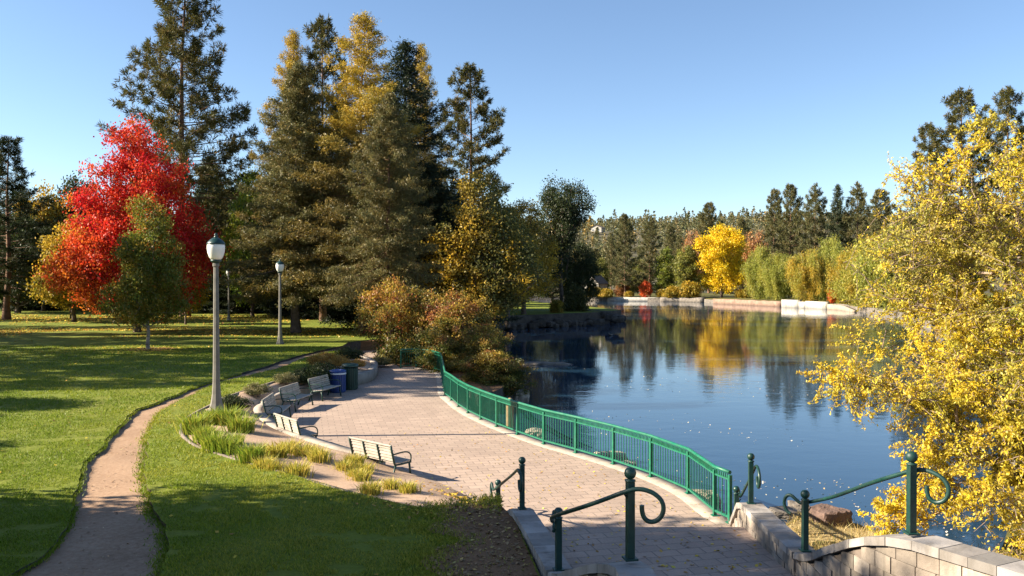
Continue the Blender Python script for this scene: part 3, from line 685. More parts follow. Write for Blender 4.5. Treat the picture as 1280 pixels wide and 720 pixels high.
T_('cottonwood', 634, 92, 246, "green gold cottonwood between the orange shrub and the spit of land", 'cottonwood_tree', z=0, hgt=17.5, wide=.95, rz=4.1)
T_('crooked_tree', 702, 121, 216, "dark crooked cottonwood leaning over the spit of land", 'cottonwood_tree', hgt=20, wide=.72)
T_('dark_tree', 622, 122, 252, "shaded dark tree between the two gold cottonwoods", 'leafy_tree', hgt=17, wide=.9, rz=2)
T_('dark_tree', 725, 126, 300, "low shaded tree under the crooked cottonwood near the tip of the spit", 'leafy_tree', hgt=17, wide=.75, rz=4)
# the dark belt of trees behind the lawn
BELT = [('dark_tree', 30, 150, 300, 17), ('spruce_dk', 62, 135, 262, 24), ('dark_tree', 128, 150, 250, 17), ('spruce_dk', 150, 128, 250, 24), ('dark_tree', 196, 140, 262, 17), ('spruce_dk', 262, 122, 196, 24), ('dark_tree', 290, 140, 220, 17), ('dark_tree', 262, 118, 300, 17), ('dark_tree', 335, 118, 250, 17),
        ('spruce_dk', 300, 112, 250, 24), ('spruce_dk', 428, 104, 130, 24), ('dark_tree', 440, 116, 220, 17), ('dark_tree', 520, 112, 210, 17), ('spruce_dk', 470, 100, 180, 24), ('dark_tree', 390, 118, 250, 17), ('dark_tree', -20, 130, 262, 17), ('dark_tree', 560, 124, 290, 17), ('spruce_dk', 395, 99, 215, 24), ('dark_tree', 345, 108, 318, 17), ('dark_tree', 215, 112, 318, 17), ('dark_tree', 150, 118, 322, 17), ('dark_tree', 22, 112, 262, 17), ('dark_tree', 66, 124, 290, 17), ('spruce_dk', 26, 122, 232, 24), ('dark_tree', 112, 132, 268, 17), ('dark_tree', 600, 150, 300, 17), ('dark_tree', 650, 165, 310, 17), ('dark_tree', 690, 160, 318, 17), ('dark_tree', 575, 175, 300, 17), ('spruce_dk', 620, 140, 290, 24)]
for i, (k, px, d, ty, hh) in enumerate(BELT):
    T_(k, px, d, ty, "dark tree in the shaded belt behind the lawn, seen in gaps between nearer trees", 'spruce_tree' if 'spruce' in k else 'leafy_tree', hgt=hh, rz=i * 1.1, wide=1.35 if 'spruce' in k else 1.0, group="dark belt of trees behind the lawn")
# trees of the same park west of the view: they throw the long shadows on the lawn
WEST = [('dark_tree', -17.5, 12.3, 12.2, 17, .95), ('dark_tree', -22, 9.6, 15.3, 17, .85), ('dark_tree', -22, 13.2, 14.4, 17, .42), ('dark_tree', -26, 5.5, 14, 17, .7),
        ('pine_dk', -40, 38.0, 24, 24, .8), ('pine_b', -47, 43.0, 26, 28, .9), ('pine_dk', -45, 33.2, 17.0, 24, .7), ('small_tree', -27, 29, 6.5, 6.5, .8), ('small_tree', -24, 21.5, 5.8, 6.5, .7),
        ('pine_b', -52, 50, 22, 28, .8), ('pine_dk', -60, 55.5, 23, 24, .8), ('spruce_dk', -64, 66, 22, 24, .9), ('pine_b', -70, 76, 25, 28, .9), ('pine_b', -33, 40.5, 17, 28, .8), ('pine_b', -38, 47.5, 19, 28, .7), ('pine_dk', -48, 58, 21, 24, .7), ('pine_b', -30, 34.8, 9.0, 28, 1.0), ('spruce_dk', -55, 61.5, 22, 24, .8), ('pine_b', -32, 26.2, 8.2, 28, .9), ('dark_tree', -85, 88, 17, 17, .9), ('pine_dk', -34, 44.8, 13, 24, .7)]
for i, (k, x, y, hh, h0, wd) in enumerate(WEST):
    s = hh / h0
    place_tree('pine_tree' if 'pine' in k else 'spruce_tree' if 'spruce' in k else 'leafy_tree', proto[k], (x, y, LZ - .05), i * .9, (s * wd, s * wd, s), "park tree west of the lawn that throws its long shadow across the grass", 'tree', "shade trees west of the lawn")

# ---- shrubs on the spit and the big orange shrub
SHRUB = [((.40, .20, .04), 2.2), ((.54, .35, .04), 2.2), ((.22, .19, .03), 2.4), ((.38, .10, .05), 1.2), ((.26, .075, .06), .8)]
SHRUB_LO = [((.10, .125, .024), 3), ((.17, .155, .03), 1.6), ((.05, .06, .016), 2)]
proto['shrub'] = broadleaf(5.6, .02, 3.3, 'oval', 420, 75, .5, (.16, .11), SHRUB, SHRUB_LO, 41, .09, tone=lambda q: np.clip(1.75 - q[:, 2] * 2.1 + .9 * vnoise(q[:, 0] * 2.6 + 3, q[:, 2] * 3 + q[:, 1] * 2, .8, 66), 0, 1), trunk_h=.2, hollow=.4, lump=.75)
proto['low_shrub'] = broadleaf(3, .02, 2.0, 'oval', 150, 50, .5, (.22, .15), GOLDGREEN, None, 42, .06, trunk_h=.2)
def shrub_at(key, px, d, topy, label, z, hgt, wide=1, rz=0., group=None, name='shrub'):
    x, y = atd(px, d); s = (htop(topy, d) - z) / hgt
    return place_tree(name, proto[key], (x, y, z - .05), rz, (s * wide, s * wide, s), label, 'shrub', group, 'stem', 'foliage')
shrub_at('shrub', 499, 53, 346, "tall orange and gold shrub beside the path at the fence's far end", -.1, 5.6, .9)
shrub_at('shrub', 566, 51, 362, "broad shrub with red tips leaning over the water behind the fence", -.1, 5.6, .95, 2.1)
proto['shrub_green'] = broadleaf(5.6, .02, 3.3, 'oval', 380, 75, .5, (.16, .11), SHRUB_LO, SHRUB, 44, .09, tone=lambda q: np.clip(-.25 + q[:, 2] * .7 + .4 * vnoise(q[:, 0] * 2, q[:, 2] * 3, .8, 67), 0, 1), trunk_h=.2, hollow=.4, lump=.75)
shrub_at('shrub_green', 560, 48.3, 392, "dark green lower skirt of the shrubbery just behind the fence bend", -.4, 5.6, 1.1, 1.0)
shrub_at('shrub_green', 620, 42.3, 436, "low green bush trailing to the water just beyond the fence bend", -.7, 5.6, 1.25, 2.5)
shrub_at('shrub_green', 606, 46, 402, "low dark end of the shrubbery hanging down to the water", -.6, 5.6, .9, 4.0)
proto['dark_shrub'] = broadleaf(4, .02, 2.2, 'cone', 170, 50, .55, (.24, .16), OLIVE, GREEN_DK, 43, .06, trunk_h=.2, tone=lambda q: np.full(len(q), .5))
shrub_at('dark_shrub', 719, 118, 352, "dark conical shrub near the tip of the spit", .6, 4, .8)
shrub_at('low_shrub', 696, 112.5, 374, "small yellow green shrub on the spit beside the conical one", .6, 3, .75)
T_('blue_spruce', 722, 236, 334, "small silvery blue spruce on the far shore behind the spit", 'spruce_tree', z=0, hgt=9, wide=1.05)
# ---- far shore trees
FZ = 0.05
proto['yellow_tree'] = broadleaf(20, .10, 7.6, 'oval', 520, 60, 1.25, (.42, .30), YELLOW, None, 51, .4, hollow=.4, lump=.6)
proto['willow'] = broadleaf(17, .22, 7.6, 'oval', 460, 100, 1.5, (.5, .17), WILLOW, None, 52, .4, strands=True, droop=4.6, hollow=.35, lump=.7)
proto['willow_b'] = broadleaf(16, .24, 8.0, 'oval', 460, 100, 1.5, (.5, .17), WILLOW, GOLD, 53, .4, strands=True, droop=5.0, hollow=.35, lump=.7, tone=lambda q: np.clip(.1 + 1.2 * vnoise(q[:, 0] * 2, q[:, 2] * 3, .7, 81), 0, .7))
proto['poplar'] = broadleaf(15, .06, 2.6, 'oval', 230, 60, .9, (.4, .26), GREEN_LT, OLIVE, 54, .25, tone=lambda q: np.full(len(q), .55))
proto['olive_tree'] = broadleaf(14, .08, 5.2, 'oval', 330, 55, 1.1, (.42, .28), OLIVE, WILLOW, 55, .3, tone=lambda q: np.full(len(q), .4), lump=.4)
proto['orange_tree'] = broadleaf(12, .15, 4, 'oval', 170, 50, 1.0, (.42, .28), [((.42, .17, .06), 2), ((.36, .20, .10), 2), ((.5, .27, .08), 1)], None, 56, .25)
proto['far_shrub'] = broadleaf(3, .0, 2.4, 'oval', 110, 45, .6, (.3, .2), GOLD, GOLDGREEN, 57, .06, trunk_h=.2, tone=lambda q: np.full(len(q), .4))
proto['red_shrub'] = broadleaf(4.5, .02, 2.0, 'oval', 110, 45, .6, (.3, .2), [((.62, .09, .02), 3), ((.6, .16, .02), 1)], None, 58, .07, trunk_h=.25)
proto['rust_shrub'] = broadleaf(4.5, .02, 2.2, 'oval', 110, 45, .6, (.3, .2), [((.26, .10, .03), 3), ((.36, .17, .04), 1), ((.14, .08, .03), 1)], None, 59, .07, trunk_h=.25, lump=.5)
FAR_T = [
 ('pine_far', 781, 246, 270, 29, .86, "pine with a straight bare lower trunk on the far shore, left of the dark gap", 'pine_tree'),
 ('pine_far2', 812, 252, 272, 29, .78, "twin pine just right of the straight trunked one on the far shore", 'pine_tree'),
 ('pine_far2', 764, 268, 292, 29, .7, "shorter pine with thin crown at the left end of the far shore", 'pine_tree'),
 ('poplar', 833, 244, 308, 15, 1.1, "narrow light green poplar between the twin pine and the olive tree", 'leafy_tree'),
 ('olive_tree', 858, 240, 306, 14, .72, "olive green tree at the left side of the bright yellow tree", 'leafy_tree'),
 ('orange_tree', 866, 262, 286, 12, .5, "thin rusty orange tree just above the olive tree", 'leafy_tree'),
 ('yellow_tree', 902, 236, 279, 20, .92, "bright lemon yellow tree standing at the water on the far shore", 'leafy_tree'),
 ('pine_far', 886, 330, 256, 29, .95, "pine top poking up behind the bright yellow tree", 'pine_tree'),
 ('orange_tree', 944, 250, 286, 12, .6, "small orange tree just right of the bright yellow tree", 'leafy_tree'),
 ('willow', 950, 222, 302, 17, .66, "weeping willow between the yellow tree and the white wall", 'willow_tree'),
 ('willow_b', 1012, 196, 306, 16, .66, "weeping willow with an orange streak hanging over the white wall", 'willow_tree'),
 ('willow', 1040, 200, 290, 17, .7, "taller willow behind the right end of the white wall", 'willow_tree'),
 ('willow_b', 1092, 158, 292, 16, .84, "willow trailing into the water right of the sloping pale wall", 'willow_tree'),
 ('pine_far', 968, 262, 240, 29, .72, "leftmost pine of the tall row behind the willows", 'pine_tree'),
 ('pine_far', 988, 252, 234, 29, .80, "tall broad pine second from the left in the row behind the willows", 'pine_tree'),
 ('pine_far2', 1018, 246, 234, 29, .82, "tall pine in the middle of the row behind the willows", 'pine_tree'),
 ('spruce_far', 1045, 242, 232, 26, .72, "slender dark spruce in the row behind the willows", 'spruce_tree'),
 ('pine_far2', 1072, 240, 232, 29, .85, "rightmost pine of the row, half hidden by the near yellow tree", 'pine_tree'),
 ('pine_far', 1100, 220, 240, 29, .9, "pine showing above the left shoulder of the near yellow tree", 'pine_tree'),
 ('pine_b', 1201, 104, 116, 28, 1.02, "big ponderosa rising behind the near yellow tree", 'pine_tree'),
 ('pine_b', 1160, 112, 158, 28, .8, "shorter ponderosa at the left shoulder of the big one", 'pine_tree'),
 ('pine_b', 1258, 108, 114, 28, .8, "ponderosa at the right edge of the view above the near yellow tree", 'pine_tree'),
 ('willow', 1128, 138, 276, 17, .9, "golden green willow on the right bank behind the near yellow tree", 'willow_tree'),
 ('willow_b', 1072, 172, 300, 16, .8, "willow between the sloping pale wall and the trailing willow", 'willow_tree'),
 ('willow', 972, 214, 312, 17, .7, "small willow at the left end of the white wall", 'willow_tree'),
 ('gold_tree', 1090, 180, 290, 12, 1.2, "golden tree behind the trailing willow", 'leafy_tree'),
 ('olive_tree', 1180, 118, 250, 14, 1.2, "olive tree on the right bank deep behind the near yellow tree", 'leafy_tree'),
 ('pine_far2', 850, 270, 296, 29, .8, "dark topped pine behind the olive tree and the poplar", 'pine_tree'),
 ('pine_far', 838, 300, 284, 29, .8, "distant pine above the light green poplar", 'pine_tree'),
 ('pine_far', 928, 300, 276, 29, .9, "distant pine between the yellow tree and the willows", 'pine_tree'),
 ('olive_tree', 792, 262, 330, 14, .8, "low olive tree in the dark gap between the two far pines", 'leafy_tree'),
 ('olive_tree', 986, 232, 318, 14, .9, "olive tree in the gap between the two weeping willows", 'leafy_tree'),
 ('olive_tree', 750, 262, 322, 14, .8, "olive tree behind the white gabled house", 'leafy_tree'),
]
for i, (k, px, d, ty, hh, wd, lab, nm) in enumerate(FAR_T):
    T_(k, px, d, ty, lab, nm, z=FZ, hgt=hh, wide=wd, rz=i * 1.3)
for i in range(16):   # trees at the foot of the hill, one belt
    px = 745 + i * 22 + (i * 37 % 11); k, hh = [('pine_far', 29), ('pine_far2', 29), ('olive_tree', 14), ('spruce_far', 26)][i % 4]
    T_(k, px, 300 + (i * 53 % 40), 312 + (i * 29 % 24), "tree at the foot of the hill behind the far shore", 'pine_tree' if 'pine' in k else 'spruce_tree' if 'spruce' in k else 'leafy_tree', z=FZ, hgt=hh, wide=1.0, rz=i * .7, group="trees at the foot of the hill")
for i in range(12):
    px = 640 - i * 42; k, hh = [('olive_tree', 14), ('pine_far', 29), ('gold_tree', 12)][i % 3]
    T_(k, px, 262 + i % 4 * 8, 312 + (i * 17 % 20), "tree on the far shore glimpsed through the shaded grove", 'pine_tree' if 'pine' in k else 'leafy_tree', z=FZ, hgt=hh, wide=1.1, rz=i * .7, group="far shore trees behind the grove")
for i, (k, px, d, ty, hh, wd, lab) in enumerate([
 ('far_shrub', 742, 246, 358, 3, 1.1, "yellow shrub at the water in front of the white gabled house"), ('far_shrub', 758, 243, 361, 3, 1.2, "rounded gold shrub at the left end of the low pale wall"),
 ('far_shrub', 786, 243, 364, 3, 1.0, "low yellow shrub behind the low pale wall under the straight pine"), ('red_shrub', 807, 243, 351, 4.5, .8, "small flame red tree behind the low pale wall"),
 ('rust_shrub', 777, 250, 353, 4.5, 1.0, "rusty red shrub beside the trunk of the straight pine"), ('far_shrub', 842, 237, 358, 3, 1.3, "orange topped shrub at the rocky bank left of the yellow tree"),
 ('far_shrub', 862, 236, 352, 3, 1.0, "green gold shrub hanging over the rocky bank"), ('red_shrub', 1042, 180, 362, 4.5, .9, "orange shrub at the right end of the white wall"),
 ('far_shrub', 930, 232, 360, 3, 1.2, "low shrub at the right foot of the bright yellow tree"), ('far_shrub', 826, 242, 361, 3, .8, "small shrub between the flame red tree and the orange shrub"),
 ('red_shrub', 640, 250, 352, 4.5, 1.2, "orange shrub on the far shore glimpsed under the dark grove"), ('far_shrub', 622, 250, 358, 3, 1.3, "yellow shrub on the far shore glimpsed under the dark grove")]):
    shrub_at(k, px, d, ty, lab, FZ, hh, wd, i * 1.2)

# ---- wood on the hill: one mass
rng = np.random.default_rng(77); n = 10500; hx = rng.uniform(-650, 900, n); hy = 345 + 720 * rng.uniform(0, 1, n) ** .75
kp = ~((np.abs(hx - 74) < 10) & (hy > 650) & (hy < 748)); hx, hy = hx[kp], hy[kp]; n = len(hx)
hz = hill_z(hx, hy); hh = rng.uniform(8, 14, n) * np.where(rng.uniform(size=n) < .06, 1.5, 1); per = 42; cid = np.repeat(np.arange(n), per); t = rng.uniform(0, 1, n * per) ** .8
r_ = (1 - t) * hh[cid] * .25 + .3; a_ = rng.uniform(0, 6.283, n * per); rr = r_ * np.sqrt(rng.uniform(.25, 1, n * per))
C = np.stack([hx[cid] + np.cos(a_) * rr, hy[cid] + np.sin(a_) * rr, hz[cid] + 1 + t * hh[cid]], 1)
D = unit(np.stack([np.cos(a_), np.sin(a_), rng.normal(size=n * per) * .5 + .2], 1)); sz = hh[cid] * .10
V, F = leaf_quads(C, sz * 1.5 * rng.uniform(.7, 1.3, n * per), sz * .8, D, rng)
hp = [((.135, .13, .055), 4), ((.18, .155, .065), 2), ((.21, .165, .075), 1.2), ((.10, .11, .05), 3), ((.40, .27, .08), .22)]
kc = np.array([p[0] for p in hp]); tint = kc[rng.choice(len(kc), n, p=np.array([p[1] for p in hp]) / sum(p[1] for p in hp))]
col = np.clip(tint[cid] * rng.uniform(.75, 1.25, (n * per, 1)), 0, 1)
tag(link("hillside_forest", np_mesh("hillside_forest", V, F, M['needle'], col=np.repeat(col, 4, axis=0))), "pine wood covering the hill behind the far shore", "forest", kind='stuff')

# ---- houses
def house(name, px, d, z, wpx, hpx, label, rz=0.0):
    x, y = atd(px, d); W = wpx * d / FPX; H = hpx * d / FPX; e = empty(name, (x, y, z), rz)
    dp = W * .8
    MB().box((0, 0, H * .32), (W, dp, H * .64)).prism([(-W / 2, -dp / 2, H * .64), (W / 2, -dp / 2, H * .64), (W / 2, dp / 2, H * .64), (-W / 2, dp / 2, H * .64)], [(-.05, -dp / 2, H * .97), (.05, -dp / 2, H * .97), (.05, dp / 2, H * .97), (-.05, dp / 2, H * .97)]).build("wall", M['white_wall'], e)
    o_ = W * .06
    r = MB()
    for s in (-1, 1):
        r.prism([(s * (W / 2 + o_), -dp / 2 - o_, H * .60), (0, -dp / 2 - o_, H), (0, dp / 2 + o_, H), (s * (W / 2 + o_), dp / 2 + o_, H * .60)], [(s * (W / 2 + o_), -dp / 2 - o_, H * .60 + .22), (0, -dp / 2 - o_, H + .22), (0, dp / 2 + o_, H + .22), (s * (W / 2 + o_), dp / 2 + o_, H * .60 + .22)])
    r.build("roof", M['roof'], e)
    for sx in (-.25, .25):
        f = MB().box((sx * W, -dp / 2 - .03, H * .33), (W * .18, .1, H * .26)).build("window", M['white_band'], e)
        MB().box((sx * W, -dp / 2 - .06, H * .33), (W * .14, .1, H * .21)).build("pane", M['pane'], f)
    return tag(e, label, 'house')
house('house', 745, 253, FZ, 22, 26, "white gabled house half hidden by shrubs on the far shore", -.8)
house('house', 747, 735, 46.5, 15, 9, "pale house among the pines high on the hill", -.5)

# ---- far shore walls
def wall_line(name, pts, th, z0, z1, mat, label, step=2.0, jit=0.0):
    P = resample(np.array(pts, float), step); zt = (z1 if np.isscalar(z1) else np.interp(np.linspace(0, 1, len(P)), np.linspace(0, 1, len(z1)), z1)) + jit * vnoise(P[:, 0], P[:, 1], 1.3, 91)
    V, F = ribbon(P, th / 2, th / 2, zt, z0); return tag(link(name, np_mesh(name, V, F, mat)), label, 'wall')
wl = lambda px, py: at(px, py, WZ)
wall_line('low_wall', [wl(760, 376.2), wl(792, 376.6), wl(825, 376.9)], .8, -1.3, .15, M['white_wall'], "low pale wall along the water under the far pines")
wall_line('rock_wall', [wl(826, 377), wl(848, 377.2), wl(880, 378)], 1.6, -1.3, .2, M['rock'], "low rocky bank wall left of the bright yellow tree", 1.2, .35)
wall_line('brick_wall', [wl(893, 379.5), wl(935, 381.5), wl(977, 383.4)], .8, -1.3, .25, M['brick_wall'], "low brown wall between the yellow tree and the white wall", 1.5, .1)
ww = empty('white_wall', (0, 0, 0)); tag(ww, "bright white stepped wall at the water's edge under the willows", 'wall')
V1, F1 = ribbon(resample(np.array([wl(979, 384), wl(1000, 384.9)]), 2), .5, .5, .72, -1.3); link("high_section", np_mesh("high_section", V1, F1, M['white_wall']), parent=ww)
V1, F1 = ribbon(resample(np.array([wl(1000.2, 384.9), wl(1009, 385.3)]), 2), .45, .45, .38, -1.3); link("low_section", np_mesh("low_section", V1, F1, M['white_wall']), parent=ww)
V1, F1 = ribbon(resample(np.array([wl(1009.2, 385.3), wl(1035, 386.6)]), 2), .5, .5, .55, -1.3); link("long_section", np_mesh("long_section", V1, F1, M['white_wall']), parent=ww)
wall_line('sloping_wall', [wl(1036, 386.6), wl(1052, 387.6), wl(1068, 390.2)], .9, -1.3, [.1, -.1, -.6], M['buff_wall'], "pale wall stepping down into the water right of the white wall")
wall_line('shore_wall', [atd(604, 246), atd(640, 244), atd(660, 244)], .8, -1.3, 1.0, M['buff_wall'], "sunlit buff wall on the far shore glimpsed under the dark grove")

# ---- the near yellow tree on the right bank
def near_tree(seed=61):
    rng = np.random.default_rng(seed)
    # crown: union of lumpy ellipsoids (x, y, z, rx, ry, rz)
    E = [(12.6, 18, 4.6, 3.6, 3.4, 3.4), (11.3, 17.2, 2.7, 2.1, 2.4, 2.4), (13.4, 16.5, 1.2, 3.0, 3.0, 2.8), (10.3, 15.8, .8, 1.7, 1.7, 1.6), (12.0, 15.2, -.1, 2.6, 2.2, 1.3), (10.4, 19.5, 4.4, 1.6, 1.6, 2.0), (15.0, 19, 5.0, 3.2, 3, 2.4), (14.8, 17, 3.4, 3, 3, 3), (9.7, 19.6, 4.9, 1.9, 1.7, 2.6), (11.4, 19.5, 7.2, 1.5, 1.4, 1.8), (13.6, 16.2, .4, 2.6, 2.2, 1.6), (11.2, 15.0, .6, 1.7, 1.6, 1.3), (13.0, 17, 3.2, 2.6, 2.2, 2.4)]
    P = []
    vol = np.array([a[3] * a[4] * a[5] for a in E]); nn = (1600 * vol / vol.sum()).astype(int)
    for (x, y, z, a, b, c_), k in zip(E, nn):
        u = unit(rng.normal(size=(k, 3))) * (rng.uniform(.12, 1, k) ** (1 / 2.2))[:, None]; P.append(np.array([x, y, z]) + u * np.array([a, b, c_]))
    # the long low branch reaching out over the water, and bare sprays at the top left
    for s in np.linspace(0, 1, 26): P.append(np.array([[10.0 - 3.0 * s, 17.0 + .9 * s, 2.3 + .9 * s - .35 * s * s]]) + rng.normal(size=(2, 3)) * np.array([.25, .25, .22]))
    for s in np.linspace(0, 1, 16): P.append(np.array([[10.2 - .9 * s, 19 + .3 * s, 5.4 + 2.1 * s]]) + rng.normal(size=(2, 3)) * .28)
    for s in np.linspace(0, 1, 18): P.append(np.array([[9.4 - 1.3 * s, 17 + .3 * s, 1.6 - 1.5 * s]]) + rng.normal(size=(2, 3)) * .3)
    P = np.concatenate(P); P = P[P[:, 2] > -.6]
    base = np.array([13.2, 17.6, -.4]); trunk = base + np.array([(0, 0, 0), (-.05, .05, .6), (-.15, 0, 1.3), (-.3, .1, 2.2), (-.4, .1, 3.2), (-.5, .2, 4.3)])
    NA, par_ = grow(P, trunk, .25); m = len(NA); cnt = np.zeros(m)
    for i in range(m - 1, 0, -1): cnt[i] += 1; cnt[par_[i]] += cnt[i]
    cnt[0] += 1; rad = np.maximum(.011, .27 * (cnt / cnt[0]) ** .5); i = np.arange(1, m); pi = par_[1:]
    mid = (NA[i] + NA[pi]) / 2 + rng.normal(size=(m - 1, 3)) * .08 * np.linalg.norm(NA[i] - NA[pi], axis=1)[:, None]
    ra = np.minimum(rad[pi], rad[i] * 1.6); A0, A1, q0, q1 = [NA[pi], mid], [mid, NA[i]], [ra, (ra + rad[i]) / 2], [(ra + rad[i]) / 2, rad[i]]
    # twigs at every crown point, leaves along the twigs
    nodes = NA[len(trunk):]; k = 7; tid = np.repeat(np.arange(len(nodes)), k); nt_ = len(tid)
    dirn = unit(rng.normal(size=(nt_, 3)) + np.array([-.25, -.1, .25])); L = rng.uniform(.28, .75, nt_)
    t0 = nodes[tid] + rng.normal(size=(nt_, 3)) * .12; t1 = t0 + dirn * L[:, None]; t1[:, 2] -= .12 * L
    A0.append(t0); A1.append(t1); q0.append(np.full(nt_, .008)); q1.append(np.full(nt_, .004))
    VF1 = seg_tubes(np.concatenate(A0), np.concatenate(A1), np.concatenate(q0), np.concatenate(q1), 4)
    dens = np.clip(.50 + 1.25 * vnoise(nodes[:, 0] * 1.0 + nodes[:, 1] * .4, nodes[:, 2] + nodes[:, 1] * .3, 1.15, 5), .26, 1.25)
    dens[(nodes[:, 0] > 11.6) & (nodes[:, 2] > 4.0)] *= .5          # thin, twiggy upper right
    nleaf = np.maximum(1, (76 * dens[tid] * rng.uniform(.5, 1.4, nt_))).astype(int); lid = np.repeat(np.arange(nt_), nleaf); N_ = len(lid)
    s = rng.uniform(.15, 1.05, N_); C = t0[lid] + (t1 - t0)[lid] * s[:, None] + rng.normal(size=(N_, 3)) * .035
    D = unit(dirn[lid] * .5 + rng.normal(size=(N_, 3)) * .6 + np.array([0, 0, -.55]))
    V, F = leaf_quads(C, rng.uniform(.045, .105, N_), rng.uniform(.022, .044, N_), D, rng)
    # leaf folded along its mid rib reads less flat: lift the two side points
    col = pick(NEAR, N_, rng, tid[lid] // 9); f = np.clip(.5 + .8 * vnoise(C[:, 0], C[:, 2] + C[:, 1] * .5, 2.2, 8), 0, 1)[:, None]
    col = col * (1 - .5 * f) + pick(YELLOW, N_, rng, tid[lid]) * .5 * f; w_ = np.clip((C[:, 0] / C[:, 1] - .60) * 6 + np.clip((3.2 - C[:, 2]) * .25, -.6, .5), 0, 1)[:, None]; col = col * (1 - .5 * w_) + .5 * w_ * pick(YELLOW, N_, rng, tid[lid]); g_ = (1 - w_ * .7)[:, 0] * np.clip(-.18 + 1.0 * vnoise(C[:, 0] + 40, C[:, 2] - C[:, 1] * .4, 1.3, 18), 0, .8); g_ = g_[:, None]; col = col * (1 - g_) + pick([((.24, .22, .05), 2), ((.34, .27, .07), 2), ((.16, .17, .04), 1)], N_, rng, tid[lid]) * g_
    print("near leaves", N_)
    return np_mesh("branches", *VF1, M['twig'], smooth=True), np_mesh("crown", V, F, M['leaf'], col=np.repeat(col, 4, axis=0))
e = empty('leafy_tree', (0, 0, 0)); nb_, nc_ = near_tree(); link('branches', nb_, parent=e); link('crown', nc_, parent=e)
tag(e, "large twiggy yellow leaved tree close by on the right bank, filling the right edge", 'tree')
# ------------------------------------------------------------------ railing along the water
def fence():
    root = empty('fence', (0, 0, 0)); tag(root, "bright green metal picket fence curving along the water side of the plaza", 'fence')
    P = FENCE.copy(); H = 1.07
    # posts: surveyed spots, long bays split
    posts = []
    for a, b in zip(P[:-1], P[1:]):
        posts.append(a); n = int(np.linalg.norm(b - a) / 2.3)
        for k in range(1, n + 1): posts.append(a + (b - a) * k / (n + 1))
    posts.append(P[-1]); posts = np.array(posts)
    T = np.gradient(posts, axis=0); ang = np.arctan2(T[:, 1], T[:, 0]); nb = 0
    for p, a in zip(posts, ang):
        MB().box((p[0], p[1], H / 2 - .03), (.07, .07, H - .05), a).box((p[0], p[1], .02), (.14, .14, .02), a).build('post', M['green_paint'], root)
    C = smooth_line(posts, 0)
    for i in range(len(posts) - 1):
        a, b = Vector((*posts[i], 0)), Vector((*posts[i + 1], 0)); d = (b - a); L = d.length; d.normalize(); an = math.atan2(d.y, d.x); m = (a + b) / 2
        pn = MB(); n = max(2, int(L / .115))
        for k in range(1, n): q = a + d * (L * k / n); pn.box((q.x, q.y, .53), (.017, .017, .84), an)
        for k in range(2 * n - 1): q = a + d * (L * (k + .5) / (2 * n)); pn.box((q.x, q.y, .97), (.024, .02, .10), an)
        pn.build('pickets', M['green_paint'], root)
        MB().box((m.x, m.y, .92), (L - .06, .045, .035), an).build('middle_rail', M['green_paint'], root); MB().box((m.x, m.y, .13), (L - .06, .05, .045), an).build('bottom_rail', M['green_paint'], root)
    top = MB(); top.tube([(x, y, H + .0) for x, y in posts], .042, 8)
    top.build('top_rail', M['green_paint'], root)
fence()

